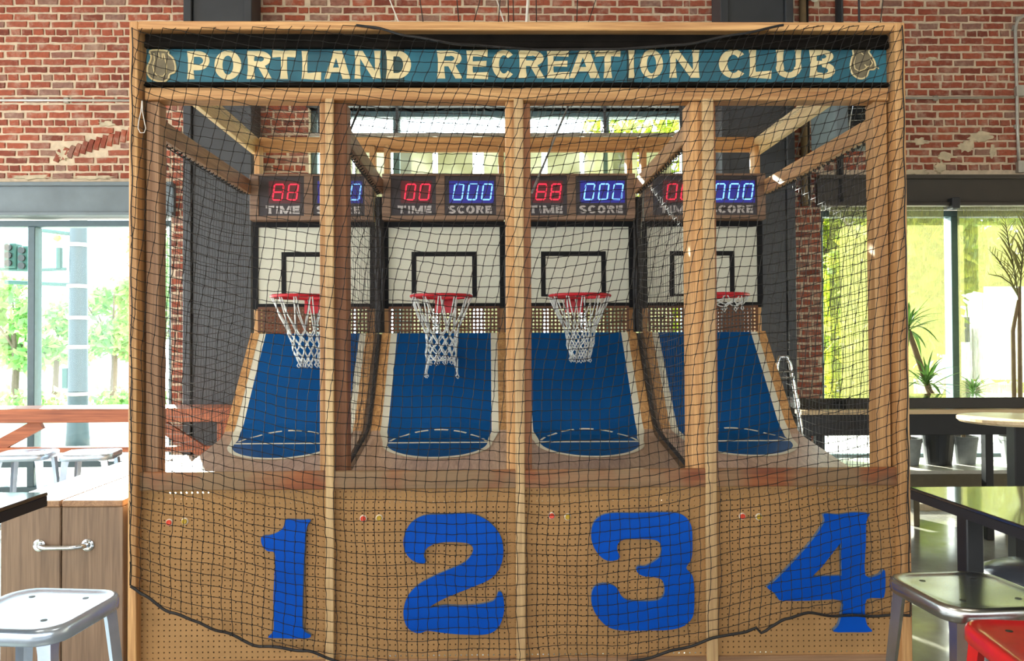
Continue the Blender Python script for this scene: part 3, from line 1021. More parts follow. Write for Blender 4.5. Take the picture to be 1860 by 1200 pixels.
# big blue numerals
N1 = [(1555, 432), (1580, 428), (1640, 432), (1692, 432), (1672, 470), (1662, 560), (1655, 700), (1650, 850), (1648, 1000), (1660, 1038), (1692, 1058), (1680, 1075), (1600, 1078), (1520, 1075), (1460, 1072), (1485, 1045), (1492, 1000), (1490, 850), (1497, 700), (1497, 612), (1460, 602), (1435, 580), (1422, 545), (1430, 520), (1470, 515), (1520, 495), (1545, 470)]
N2 = [(462, 662), (430, 668), (385, 650), (350, 610), (338, 560), (345, 510), (370, 460), (410, 425), (465, 405), (560, 401), (690, 397), (760, 415), (820, 455), (865, 515), (882, 580), (878, 650), (850, 715), (800, 760), (720, 795), (620, 835), (540, 870), (480, 910), (560, 897), (650, 900), (750, 892), (820, 877), (845, 852), (855, 825), (875, 830), (886, 880), (885, 940), (865, 1000), (830, 1040), (770, 1057), (650, 1055), (540, 1045), (470, 1035), (430, 1048), (390, 1040), (355, 1010), (338, 950), (345, 890), (370, 835), (420, 785), (490, 745), (580, 705), (660, 670), (700, 635), (718, 597), (710, 572), (680, 557), (600, 552), (530, 557), (480, 575), (455, 602), (450, 632)]
N3 = [(1505, 648), (1460, 655), (1420, 638), (1385, 597), (1365, 547), (1363, 490), (1380, 440), (1420, 407), (1480, 394), (1600, 394), (1750, 390), (1840, 397), (1885, 425), (1908, 470), (1913, 540), (1908, 640), (1880, 692), (1910, 730), (1922, 790), (1922, 915), (1908, 970), (1860, 1012), (1790, 1030), (1700, 1033), (1600, 1035), (1500, 1030), (1440, 1005), (1390, 950), (1365, 890), (1365, 830), (1385, 792), (1430, 778), (1475, 786), (1505, 807), (1525, 845), (1560, 868), (1640, 875), (1720, 870), (1755, 845), (1762, 800), (1745, 757), (1700, 743), (1650, 738), (1620, 725), (1607, 700), (1622, 682), (1655, 684), (1695, 664), (1735, 632), (1745, 588), (1730, 552), (1690, 538), (1590, 536), (1530, 542), (1505, 567), (1505, 602), (1518, 630)]
N4 = [(770, 398), (850, 402), (930, 391), (1012, 395), (1014, 410), (1000, 445), (998, 560), (995, 733), (1065, 733), (1085, 715), (1102, 707), (1105, 780), (1100, 838), (1085, 858), (1002, 864), (995, 960), (1008, 1008), (1030, 1040), (920, 1043), (822, 1040), (847, 1008), (862, 955), (862, 870), (700, 871), (545, 872), (520, 858), (500, 830), (460, 798), (500, 765), (560, 705), (630, 630), (700, 550), (750, 480), (773, 435)]
H4 = [(862, 555), (866, 735), (705, 740), (760, 685), (820, 608)]
NUMS = ((N1, (0, 800), None, 'narrow upright blue wooden numeral 1 on the leftmost pegboard'), (N2, (620, 800), None, 'blue wooden numeral 2 with a curled foot on the pegboard'),
        (N3, (620, 800), None, 'blue wooden numeral 3 with worn paint on top'), (N4, (1240, 800), H4, 'blue wooden numeral 4 with a triangular opening on the pegboard'))
for i, (pts, off, hole, lab) in enumerate(NUMS):
    loops = [px_loop(pts, off, -0.02, 3.0, 4 if i in (1, 2) else 3)]
    if hole: loops.append(px_loop(hole, off, -0.02, 3.0))
    cx = sum(p[0] for p in loops[0]) / len(loops[0]); lo = min(p[1] for p in loops[0])
    o = thing('numeral_board', lab, 'numeral', (cx, -0.001, lo), 'blue numerals of the lanes')
    fo = obj('face', MB().plate(loops, -0.021, -0.001), [M['blue_number'], M['num_edge']], o)
    for p in fo.data.polygons:
        if abs(p.normal.y) < 0.5: p.material_index = 1

# ------------------------------------------------------------------ backboards with hoops
ZB1, ZB0 = az(403, BY, 810), az(560, BY, 810)
RC = Vector((0, BY - 0.345, az(538, BY - 0.345, 810)))
RR = 0.192


def hoop_net(cx, levels, seed, skew=(0, 0), drop=0.0, ragged=0):
    rnd = random.Random(seed)
    n = 12
    m = MB()
    node = []
    for l, (r, dz) in enumerate(levels):
        ringp = []
        for i in range(n):
            a = 2 * math.pi * (i + (0.5 if l % 2 else 0)) / n
            k = -dz / 0.5
            j = 0 if l == 0 else 0.006
            rg = 0
            if ragged and l == len(levels) - 1:
                rg = -0.05 if (i in (0, 5, 6, 11)) else 0.035
            ringp.append(Vector((cx + r * math.cos(a) + skew[0] * k + rnd.uniform(-j, j), RC.y + r * math.sin(a) + skew[1] * k + rnd.uniform(-j, j), RC.z - 0.012 + dz + rnd.uniform(-j, j) + rg)))
        node.append(ringp)
    for l in range(len(levels) - 1):
        for i in range(n):
            for d in ((0, -1) if l % 2 == 0 else (0, 1)):
                a, b = node[l][i], node[l + 1][(i + d) % n]
                mid = (a + b) / 2 + Vector((rnd.uniform(-.004, .004), rnd.uniform(-.004, .004), -0.004 if l else -0.008))
                if l == 0:
                    a = a + Vector((0.006 * (1 if d == 0 else -1), 0, 0.004))
                m.tube([a, mid, b], 0.0042, 5)
        if l:
            for i in range(n):
                m.lathe([(0.001, -0.006), (0.006, 0), (0.001, 0.006)], n=5)
                q = node[l][i]
                m.v[-15:] = [(p[0] + q.x, p[1] + q.y, p[2] + q.z) for p in m.v[-15:]]
    for i in range(n):       # hooks over the rim and loose loops at the foot
        q = node[0][i]
        m.tube([q + Vector((-.007, 0, 0)), q + Vector((-.006, 0, .026)), q + Vector((.006, 0, .026)), q + Vector((.007, 0, 0))], 0.0032, 5)
        q = node[-1][i]
        m.tube([q, q + Vector((.010, .004, -.022)), q + Vector((.002, 0, -.034)), q + Vector((-.010, -.004, -.02)), q], 0.003, 5)
    return m


def make_board(c):
    t = thing('basketball_backboard', '', 'basketball hoop', (c, BY, ZB0), 'backboards with red rims')
    w2 = 0.418
    obj('panel', MB().box(c - w2, c + w2, BY, BY + 0.02, ZB0, ZB1, 0.002), M['board_white'], t)
    fr = MB()
    e = 0.036
    for (a, b, q, d) in ((-w2, w2, ZB1 - e, ZB1), (-w2, w2, ZB0, ZB0 + e), (-w2, -w2 + e, ZB0 + e, ZB1 - e), (w2 - e, w2, ZB0 + e, ZB1 - e)):
        fr.box(c + a, c + b, BY - 0.010, BY + 0.001, q, d)
    obj('border', fr, M['board_black'], t, label='black border of the backboard')
    s1, s0 = az(457, BY, 810), az(538, BY, 810)
    sq = MB(); a = 0.224; e = 0.032
    sq.box(c - a, c + a, BY - 0.004, BY, s1 - e, s1).box(c - a, c - a + e, BY - 0.004, BY, s0, s1 - e).box(c + a - e, c + a, BY - 0.004, BY, s0, s1 - e).box(c - a, c + a, BY - .004, BY, s0 - 0.004, s0 + 0.012)
    obj('target_square', sq, M['board_black'], t, label='black painted aiming square')
    rim = obj('rim', MB().tube([(c + RR * math.cos(2 * math.pi * k / 40), RC.y + RR * math.sin(2 * math.pi * k / 40), RC.z) for k in range(40)], 0.0105, 8, closed=True),
              M['rim_red'], t, smooth=True, label='red steel rim')
    zt = RC.z
    br = MB().box(c - 0.062, c + 0.062, BY - 0.024, BY - 0.010, zt - 0.095, zt + 0.008, 0.003)
    br.bar((c - 0.04, BY - 0.012, zt), (c - 0.075, RC.y + RR * 0.93, zt), 0.02, 0.012)
    br.bar((c + 0.04, BY - 0.012, zt), (c + 0.075, RC.y + RR * 0.93, zt), 0.02, 0.012)
    br.bar((c, BY - 0.012, zt - 0.005), (c, RC.y + RR, zt - 0.002), 0.10, 0.01)
    obj('bracket', br, M['rim_red'], t, label='red mounting bracket under the rim')
    return t, rim


BL_ = ['white backboard whose hoop hangs behind the first lumber post', 'white backboard with the longest white net, over numeral 2',
       'white backboard with a narrow tapering net, over numeral 3', 'white backboard with a nearly netless rim behind the last post']
b0, _ = make_board(C[0])
boards = [b0] + [dup(b0) for _ in range(3)]
NETS = (([(RR, 0), (0.118, -0.20), (0.104, -0.245), (0.095, -0.288), (0.086, -0.33), (0.076, -0.37), (0.066, -0.405)], (0.05, 0), 0),
        ([(RR, 0), (0.115, -0.19), (0.105, -0.232), (0.101, -0.274), (0.099, -0.316), (0.098, -0.358), (0.099, -0.395), (0.102, -0.43)], (0.0, 0), 1),
        ([(RR, 0), (0.108, -0.19), (0.096, -0.23), (0.088, -0.27), (0.082, -0.31), (0.074, -0.345), (0.062, -0.38)], (0.0, 0), 0),
        ([(RR, 0), (0.172, -0.030), (0.160, -0.052)], (0, 0), 0))
for k, o in enumerate(boards):
    o.location.x = C[k]; o['label'] = BL_[k]
    rim = [c for c in o.children if c.name.startswith('rim')][0]
    lv, sk, rg = NETS[k]
    m = hoop_net(C[k], lv, 20 + k, sk, ragged=rg)
    obj('net', m, M['white_cord'], rim, label='white cord net' if k < 3 else 'short torn white cord net', smooth=True)

# ------------------------------------------------------------------ scoreboards
SY = 1.60
SZ1, SZ0 = az(315, SY, 810), az(399, SY, 810)
SEG = {'a': (0, 2, 1, 2), 'b': (1, 1, 1, 2), 'c': (1, 0, 1, 1), 'd': (0, 0, 1, 0), 'e': (0, 0, 0, 1), 'f': (0, 1, 0, 2), 'g': (0, 1, 1, 1)}


def digit(parent, x0, x1, z0, z1, y, on, mat, dimmat):
    w, h = x1 - x0, z1 - z0
    sl = 0.14 * h / 1.0
    t = w * 0.15
    lit, dim = MB(), MB()
    for s_, (ax_, az_, bx_, bz_) in SEG.items():
        xa, za, xb, zb = x0 + ax_ * w, z0 + az_ * h / 2, x0 + bx_ * w, z0 + bz_ * h / 2
        g = t * 0.62
        if s_ in 'adg': pts = [(xa + g, za - t / 2), (xb - g, zb - t / 2), (xb - g * .4, zb), (xb - g, zb + t / 2), (xa + g, za + t / 2), (xa + g * .4, za)]
        else: pts = [(xa - t / 2, za + g), (xa, za + g * .4), (xa + t / 2, za + g), (xb + t / 2, zb - g), (xb, zb - g * .4), (xb - t / 2, zb - g)]
        pts = [(p[0] + (p[1] - z0) / h * sl, p[1]) for p in pts]
        (lit if s_ in on else dim).plate([pts], y - 0.002, y)
    if s_ not in on or True:
        o = obj('digit', lit, M[mat], parent)
        if dim.v: obj('unlit_segment', dim, M[dimmat], parent)
    return o


SL = ['wooden scoreboard box showing red 88, over the lane of numeral 1', 'wooden scoreboard box left of the middle post, over numeral 2',
      'wooden scoreboard box right of the middle post, over numeral 3', 'wooden scoreboard box split by the last post, over numeral 4']
ALL, ZERO = 'abcdefg', 'abcdef'


def make_score(k):
    c = C[k]
    t = thing('scoreboard', SL[k], 'scoreboard', (c, SY, SZ0), 'scoreboards over the hoops')
    w2 = 0.415
    pl = ((c - 0.355, c - 0.050), (c + 0.010, c + 0.358))
    zt, zb_ = az(319, SY, 810), az(391, SY, 810)
    # face frame: rails and stiles around the two openings
    fr = lambda *a: obj('face_board', MB().box(*a, c=0.003), M['score'], t)
    fr(c - w2, c + w2, SY, SY + 0.022, zt, SZ1); fr(c - w2, c + w2, SY, SY + 0.022, SZ0, zb_)
    for a, b in ((c - w2, pl[0][0]), (pl[0][1], pl[1][0]), (pl[1][1], c + w2)): fr(a, b, SY, SY + 0.022, zb_, zt)
    obj('case', MB().box(c - w2 + .004, c + w2 - .004, SY + 0.022, SY + 0.095, SZ0, SZ1), M['score'], t)
    for side, (a, b) in enumerate(pl):
        d = obj('time_display' if side == 0 else 'score_display', MB().box(a, b, SY + 0.010, SY + 0.0215, zb_, zt), M['panel'], t,
                label='dark panel with red digits over the word TIME' if side == 0 else 'dark panel with blue digits over the word SCORE')
        zd1, zd0 = az(334, SY, 810), az(362, SY, 810)
        if side == 0:
            word, col, dm, nd, st, dw, gap = 'TIME', 'led_red', 'led_red_dim', 2, a + 0.092, 0.062, 0.036
            wa, wb = a + 0.045, b - 0.03
        else:
            word, col, dm, nd, st, dw, gap = 'SCORE', 'led_blue', 'led_blue_dim', 3, a + 0.055, 0.060, 0.037
            wa, wb = a + 0.022, b - 0.028
        zz = (zd1 - zd0) * 0.22
        x_e = st + nd * dw + (nd - 1) * gap + 0.025
        obj('lens', MB().box(st - 0.025, x_e, SY + 0.0092, SY + 0.0101, zd0 - zz, zd1 + zz), M['halo_blue' if side else 'halo_red'], d, label='glowing plate added as the halo of the digits')  # added plate that imitates the digits' glow on the panel
        on = ALL if (side == 0 and k in (0, 2)) else ZERO
        for i in range(nd):
            x = st + i * (dw + gap)
            digit(d, x, x + dw, zd0, zd1, SY + 0.0091, on, col, dm)
        zl1, zl0 = az(373, SY, 810), az(387, SY, 810)
        wds = {'T': 1, 'I': 0.36, 'M': 1.25, 'E': 0.85, 'S': 0.95, 'C': 1, 'O': 1.05, 'R': 1}
        tot = sum(wds[q] for q in word) + 0.16 * (len(word) - 1)
        u = (wb - wa) / tot
        x = wa
        for q in word:
            m = MB()
            letter_mb(q, x, x + wds[q] * u, zl0, zl1, SY + 0.010, h=0.30, v=0.25, mb=m)
            obj('letter', m, M['stencil'], d)
            x += (wds[q] + 0.16) * u
    return t


for k in range(4): make_score(k)

# ------------------------------------------------------------------ nets of the cage
def cord(m, pts, r, nrm):
    P = [Vector(p) for p in pts]
    n = len(P)
    if n < 2: return
    v, f = [], []
    N = Vector(nrm)
    for i in range(n):
        t = (P[min(i + 1, n - 1)] - P[max(i - 1, 0)])
        t = t.normalized() if t.length > 1e-9 else Vector((0, 0, 1))
        b = t.cross(N)
        b = b.normalized() if b.length > 1e-6 else Vector((0, 0, 1))
        for a in (90, 210, 330):
            v.append(P[i] + (N * math.sin(R(a)) + b * math.cos(R(a))) * r)
    for i in range(n - 1):
        for k in range(3): f.append((i * 3 + k, i * 3 + (k + 1) % 3, i * 3 + 3 + (k + 1) % 3, i * 3 + 3 + k))
    m.add(v, f)


def lerp_curve(pts):
    def g(x):
        if x <= pts[0][0]: return pts[0][1]
        for (a, za), (b, zb) in zip(pts, pts[1:]):
            if x <= b:
                t = (x - a) / (b - a); t = t * t * (3 - 2 * t) * 0.5 + t * 0.5
                return za + (zb - za) * t
        return pts[-1][1]
    return g


NY = -0.062
P3 = lambda px, py: (at(px, py, NY).x, at(px, py, NY).z)
topc = lerp_curve([P3(243, 50), P3(640, 46), P3(680, 50), P3(740, 66), P3(840, 82), P3(980, 91), P3(1120, 90), P3(1240, 82), P3(1340, 63), P3(1430, 45), P3(1640, 46)])
botc = lerp_curve([P3(236, 1062), P3(262, 1080), P3(310, 1110), P3(355, 1128), P3(400, 1146), P3(470, 1172), P3(560, 1180), P3(600, 1196), (at(680, 1200, NY).x, 0.012),
                   (at(1090, 1200, NY).x, 0.012), P3(1150, 1200), P3(1230, 1180), P3(1300, 1157), P3(1350, 1146), P3(1376, 1138), P3(1384, 1154), P3(1394, 1140), P3(1425, 1122), P3(1470, 1113), P3(1520, 1118), P3(1650, 1116)])
nm = random.Random(3)
CELL = 0.0462
XN0, XN1 = at(240, 600, NY).x, at(1645, 600, NY).x
nc = int((XN1 - XN0) / CELL) + 1
nr = int((TOP + 0.5) / CELL)
XM = 0.10
HALF = (XN1 - XN0) / 2


LEFT = 13                        # columns that start left of the frame and lean into it higher up


def net_pt(i, j):
    u, v = XN0 + (i - LEFT) * (XN1 - XN0) / (nc - 1), 0.30 + TOP - j * CELL
    zc = v - 0.12
    lean = 0.115 * max(0, zc - 0.95) ** 2 * (0.40 + 0.60 * max(0, min(1, (u - XN0) / 1.2)))
    x = u + lean + 0.006 * math.sin(v * 6 + u * 3) + 0.004 * math.sin(v * 17 + u * 9)
    s = max(-1.05, min(1.05, (x - XM) / HALF))
    low = max(0, min(1, (2.2 - v) / 2.2))
    z = v - 0.235 * (1 - s * s) - 0.09 * low * (1 - s * s) * (0.75 - 0.35 * s)
    z += 0.010 * math.sin(u * 5.1 + v * 2.0) + 0.006 * math.sin(u * 13 + v * 7)
    y = NY + 0.012 * math.sin(u * 2.3 + v * 1.7) * 0.7 - 0.004
    return Vector((x, y, z))


nc_all = nc + LEFT
grid = [[net_pt(i, j) for j in range(nr)] for i in range(nc_all)]
m = MB()


def runs(line):
    out, cur = [], []
    for a, b in zip(line, line[1:]):
        def ok(p): return botc(p.x) <= p.z <= topc(p.x) and XN0 - 0.005 <= p.x <= XN1 + 0.005
        oa, ob = ok(a), ok(b)
        if not oa and not ob:
            if len(cur) > 1: out.append(cur)
            cur = []
            continue
        def clampp(p): return Vector((min(max(p.x, XN0 - 0.005), XN1 + 0.005), p.y, min(max(p.z, botc(p.x)), topc(p.x))))
        if not cur: cur = [clampp(a)]
        jit = Vector((nm.uniform(-1, 1), 0, nm.uniform(-1, 1))) * 0.0035
        cur.append((clampp(a) + clampp(b)) / 2 + (jit if oa and ob else Vector()))
        cur.append(clampp(b))
    if len(cur) > 1: out.append(cur)
    return out


for i in range(nc_all):
    for r_ in runs(grid[i]): cord(m, r_, 0.0018, (0, -1, 0))
for j in range(nr):
    for r_ in runs([grid[i][j] for i in range(nc_all)]): cord(m, r_, 0.0018, (0, -1, 0))
for i in range(nc_all):
    for j in range(nr):
        p = grid[i][j]
        if botc(p.x) < p.z < topc(p.x) and XN0 < p.x < XN1:
            k = 0.0046
            m.add([p + Vector(d) * k for d in ((1, 0, 0), (-1, 0, 0), (0, 1, 0), (0, -1, 0), (0, 0, 1), (0, 0, -1))],
                  [(0, 3, 4), (3, 1, 4), (1, 2, 4), (2, 0, 4), (3, 0, 5), (1, 3, 5), (2, 1, 5), (0, 2, 5)])
fn = thing('front_net', 'black knotted sports net hung across the whole cage front', 'net', ((XN0 + XN1) / 2, NY, TOP - 0.01))
obj('mesh_cord', m, M['net'], fn, kind='stuff')
xs = [XN0 + (XN1 - XN0) * k / 160 for k in range(161)]
obj('edge_rope', MB().tube([(x, NY - 0.004, topc(x)) for x in xs if ax(640, NY) < x < ax(1432, NY)], 0.0058, 6), M['rope'], fn, label='black rope along the net top')
for xe in (XN0 - 0.004, XN1 + 0.004): obj('edge_cord', MB().tube([(xe + 0.003 * math.sin(k * .9), NY, botc(xe) + (topc(xe) - botc(xe)) * k / 60) for k in range(61)], 0.003, 5), M['net'], fn)
obj('edge_rope', MB().tube([(x, NY - 0.004 + 0.004 * math.sin(x * 9), botc(x) + 0.003 * math.sin(x * 31)) for x in xs], 0.0065, 6), M['rope'], fn, label='black rope along the net foot')


def side_net(x, label, sag, outer=False):
    """net in the plane of constant x, hung from a rail; between lanes its foot follows the ramp"""
    t = thing('side_net' if outer else 'divider_net', label, 'net', (x, 0.85, 2.54), None if outer else 'nets between the lanes')
    m = MB()
    ny, nz = 36, 52 if outer else 40
    rnd = random.Random(int(x * 100))
    foot = lambda y: 0.25 if outer else prof_z(min(max(y, 0.06), 1.64)) + 0.02
    def pt(i, j):
        y = 0.09 + i * (1.56 / (ny - 1)); v = j / (nz - 1)
        z = 2.545 - j * 0.0445
        z -= 0.10 * math.sin(math.pi * i / (ny - 1)) * (0.3 + v)
        return Vector((x + sag * math.sin(math.pi * i / (ny - 1)) * math.sin(math.pi * v) + rnd.uniform(-.003, .003), y + rnd.uniform(-.003, .003), z))
    g = [[pt(i, j) for j in range(nz)] for i in range(ny)]
    def cut(line):
        cur = []
        for p in line:
            if foot(p.y) <= p.z <= 2.545: cur.append(p)
            elif cur:
                cord(m, cur, 0.0015, (1, 0, 0)); cur = []
        if cur: cord(m, cur, 0.0015, (1, 0, 0))
    for i in range(ny): cut(g[i])
    for j in range(nz): cut([g[i][j] for i in range(ny)])
    obj('mesh_cord', m, M['side_net'], t, kind='stuff')
    if not outer:
        path = [(x, 0.10 + k * 0.052, foot(0.10 + k * 0.052) + 0.010) for k in range(30)]
        obj('edge_binding', MB().tube(path, 0.012, 6), M['rope'], t, label='thick black edge binding')
        rr = random.Random(4)
        for q in range(5):
            P = [(x + (q - 2) * 0.011 + rr.uniform(-.004, .004), 1.630 + 0.012 * math.sin(q * 2 + k * .8), 1.60 + k * 0.092) for k in range(11)]
            obj('bunched_edge', MB().tube(P, [0.009 + rr.uniform(0, .004) for _ in P], 6), M['rope'], t)
    obj('lacing', MB().tube([(x + 0.014 * math.cos(k * 1.3), 0.12 + k * 0.0123, 2.54 + 0.014 * math.sin(k * 1.3)) for k in range(120)], 0.004, 5), M['rope'], t, label='black cord laced to the rail')
    return t


side_net(B[0] + 0.005, 'black side net on the left outer side of the cage', -0.04, True)
side_net(B[1] + 0.012, 'black divider net right of the first lumber post, beside the short dark rod', 0.03)
side_net(B[2], 'black divider net hidden behind the middle post', 0.01)
side_net(B[3] - 0.012, 'black divider net left of the last lumber post', -0.03)
side_net(B[4] - 0.005, 'black side net on the right outer side of the cage', 0.04, True)
# boards that close the slots between neighbouring ramps
for x in B[1:4]:
    P = [(0.145, 0.45)] + [(y, z_ - 0.004) for y, z_ in PROF[1:]] + [(1.645, 0.45)]
    m = MB().plate([P], -0.027, 0.027)
    m.v = [(x + v[1], v[0], v[2]) for v in m.v]
    obj('slot_board', m, M['fill'], cage, fix=True)

tn = thing('roof_net', 'black net stretched flat over the top of the cage', 'net', (0.155, 0.9, 2.93))
m = MB()
nx2, ny2 = 76, 36
rnd = random.Random(5)
g = [[Vector((B[0] + 0.03 + i * (3.50 / (nx2 - 1)) + rnd.uniform(-.003, .003), 0.08 + k * (1.70 / (ny2 - 1)),
              2.965 - 0.09 * math.sin(math.pi * k / (ny2 - 1)) * (0.75 + 0.25 * math.sin(i * 0.55)) + 0.012)) for k in range(ny2)] for i in range(nx2)]
for i in range(nx2): cord(m, g[i], 0.0013, (0, 0, 1))
for k in range(ny2): cord(m, [g[i][k] for i in range(nx2)], 0.0009, (0, 0, 1))
obj('mesh_cord', m, M['side_net'], tn, kind='stuff')

# loop of string on the left post, rods
P_ = [at(258 + dx, 183 + dy, -0.07) for dx, dy in ((0, 0), (-2, 20), (-6, 38), (-7, 50), (-3, 58), (4, 58), (7, 50), (4, 36), (1, 20), (0.5, 0))]
tag(obj('string_loop', MB().tube(P_, 0.0022, 6), M['cable_white']), 'pale string loop hanging on the left cage post', 'string')
tag(obj('rod', MB().tube([at(1033, 190, 0.55), at(1010, 245, 0.8), at(966, 350, 0.35)], 0.006, 8), M['stick']), 'thin grey rod leaning in the third lane beside the middle post', 'rod')
tag(obj('rod', MB().tube([at(655, 190, 0.6), at(645, 215, 0.6), at(630, 252, 0.5)], 0.006, 8), M['cable_black']), 'short dark rod hanging by the first divider net', 'rod')

# hanging wires above the cage
WIRES = ((708, 0, 746, 45, 1), (763, 0, 774, 45, 0), (830, 0, 836, 45, 0), (872, 0, 840, 45, 0), (908, 5, 898, 45, 0), (905, 8, 932, 45, 1), (923, 0, 922, 45, 0),
         (932, 0, 931, 45, 0), (974, 0, 972, 45, 0), (1049, 0, 1042, 45, 0), (1082, 0, 1045, 45, 0), (1604, 0, 1588, 45, 0))
for i, (a, b, c, d, wt) in enumerate(WIRES):
    y0, y1 = 0.4 + 0.08 * (i % 4), 0.2
    p, q = at(a, b, y0), at(c, d - 1, y1)
    q.z = 2.96
    e = p + (p - q) * 2.0
    o = obj('hanging_wire', MB().tube([e, p, (p + q) / 2 + Vector((0.004, 0, -0.004)), q], 0.0035 if wt else 0.0026, 6), M['cable_white' if wt else 'cable_black'])
    n_ = sum(1 for w_ in WIRES[:i] if w_[4] == wt)
    tag(o, ('%s thin pale wire from the left above the cage top' if wt else '%s thin black wire from the left above the cage top') % ('first','second','third','fourth','fifth','sixth','seventh','eighth','ninth','tenth')[n_], 'wire', 'pale wires above the cage' if wt else 'black wires above the cage')
p, q = at(959, 0, 0.3), at(952, 46, 0.2); q.z = 2.96
tag(obj('rod', MB().tube([p + (p - q) * 2, p, q], 0.007, 8), M['cable_white']), 'pale straight rod rising from the cage top at its middle', 'rod')

# ------------------------------------------------------------------ things on the brick wall
def conduit(label, pts, r=0.014, mat='conduit'):
    o = thing('conduit', label, 'pipe', pts[0])
    obj('tube', MB().tube(pts, r, 8), M[mat], o, smooth=True)
    for p in pts[1:-1] if len(pts) > 2 else [(Vector(pts[0]) + Vector(pts[1])) / 2]:
        obj('strap', MB().box(p[0] - 0.022, p[0] + 0.022, p[1] - 0.004, WY - 0.003, p[2] - 0.022, p[2] + 0.022, 0.003), M['conduit_brick'], o)
    return o


YQ = WY - 0.035
conduit('pale horizontal conduit on the left brickwork', [at(-60, 182, YQ), at(120, 182, YQ), at(330, 183, YQ)], 0.012)
conduit('brown horizontal conduit on the right brickwork', [at(1446, 178, YQ), at(1700, 178, YQ), at(1842, 177, YQ)], 0.011, 'conduit_brick')
conduit('grey vertical conduit bending at the right picture edge', [at(1890, 20, YQ), at(1868, 24, YQ), at(1850, 34, YQ), at(1844, 50, YQ), at(1846, 110, YQ), at(1848, 230, YQ), at(1851, 300, YQ)], 0.014)
for (px, py, s_, lab) in ((1848, 168, 0.045, 'grey junction box on the right conduit, the upper one'), (1852, 305, 0.05, 'grey junction box on the right conduit, just above the lintel')):
    p = at(px, py, WY)
    o = thing('junction_box', lab, 'junction box', (p.x, WY, p.z - s_))
    obj('case', MB().box(p.x - s_, p.x + s_, WY - 0.06, WY - 0.0, p.z - s_, p.z + s_, 0.006), M['conduit_brick'], o)
    obj('cover_plate', MB().box(p.x - s_ * 1.08, p.x + s_ * 1.08, WY - 0.066, WY - 0.06, p.z - s_ * 1.08, p.z + s_ * 1.08, 0.002), M['conduit'], o)
for (px, r_, mat, lab) in ((1458, 0.03, 'trunk', 'brown vertical pipe beside the right column'), (1523, 0.028, 'pipe_dark', 'dark vertical pipe on the upper right brickwork'), (1466, 0.012, 'cable_black', 'thin black vertical pipe on the upper right brickwork')):
    p = at(px, 20, WY - 0.05)
    o = thing('wall_pipe', lab, 'pipe', (p.x, WY - 0.05, 2.9))
    obj('tube', MB().tube([(p.x, WY - 0.05, 2.75), (p.x, WY - 0.05, ZC - 0.02)], r_, 12), M[mat], o, smooth=True)
    obj('clamp', MB().box(p.x - r_ * 1.3, p.x + r_ * 1.3, WY - 0.05 - r_ * 1.15, WY + 0.01, 3.9, 3.93, 0.003), M['pipe_dark'], o)
for (px, py, lab) in ((312, 1, 'small white camera fixed high on the left brickwork'), (898, 2, 'small white spotlight high above the cage middle'), (1474, 5, 'small grey sensor beside the brown pipe')):
    p = at(px, py, WY - 0.02)
    o = thing('ceiling_spot', lab, 'lamp', p)
    obj('mount', MB().box(p.x - 0.03, p.x + 0.03, WY - 0.03, WY + 0.0, p.z + 0.02, p.z + 0.10, 0.006), M['conduit'], o)
    obj('head', MB().tube([(p.x, WY - 0.03, p.z + 0.05), (p.x - 0.01, WY - 0.10, p.z + 0.01), (p.x - 0.015, WY - 0.14, p.z - 0.01)], [0.02, 0.035, 0.036], 12), M['white_paint'], o, smooth=True)

# grey heater behind the right upper rail
p0, p1 = at(1512, 178, 2.2), at(1592, 240, 2.2)
ht = thing('unit_heater', 'grey metal unit heater behind the upper right cage rail', 'heater', (p0.x + .1, 2.35, p1.z))
obj('case', MB().box(p0.x, p0.x + 0.10, 2.15, 2.6, p1.z - .05, p0.z + 0.25, 0.01), M['steel_blue'], ht)
obj('back_case', MB().box(p0.x + 0.1, p1.x + .1, 2.32, 2.6, p1.z - .05, p0.z + 0.25, 0.01), M['pipe_dark'], ht)
for k in range(9):
    zz = p1.z - .03 + k * 0.045
    obj('louvre', MB().bar((p0.x + 0.10, 2.25, zz), (p1.x + 0.08, 2.25, zz + 0.02), 0.055, 0.006, (0, -0.5, 1)), M['galv'], ht)
obj('coil', MB().tube([(p0.x + 0.12 + 0.04 * k + 0.01 * (k % 2), 2.2, p1.z + (0.30 if k % 2 else 0.02)) for k in range(8)], 0.008, 6), M['chrome'], ht)
obj('hanger', MB().tube([(p0.x + .2, 2.45, p0.z + .25), (p0.x + .2, 2.45, ZC)], 0.008, 6).tube([(p1.x, 2.45, p0.z + .25), (p1.x, 2.45, ZC)], 0.008, 6), M['pipe_dark'], ht)

# panel blind in the middle window
bl = thing('panel_blind', 'row of pale fabric blind panels behind the cage', 'blind', (0, 3.24, az(236, 3.24)))
zb1 = az(245, 3.24)
obj('head_rail', MB().box(XC0 + 0.02, XC1 - 0.02, 3.21, 3.27, zb1 - 0.02, zb1 + 0.012, 0.004), M['conduit_brick'], bl)
for px in (580, 722, 1101, 1240): obj('hanger', MB().box(ax(px, 3.25) - 0.012, ax(px, 3.25) + 0.012, 3.245, 3.265, zb1 + 0.012, ZCW + 0.01), M['pipe_dark'], bl)
for (a, b) in ((586, 640), (646, 704), (728, 787), (796, 860), (880, 985), (996, 1055), (1063, 1098), (1106, 1160), (1166, 1222)):
    x0, x1 = ax(a, 3.24), ax(b, 3.24)
    obj('fabric_panel', MB().box(x0, x1, 3.238, 3.241, 0.8, zb1 - 0.02), M['blind'], bl)
    obj('weight_bar', MB().box(x0, x1, 3.23, 3.25, 0.78, 0.80, 0.002), M['conduit'], bl)

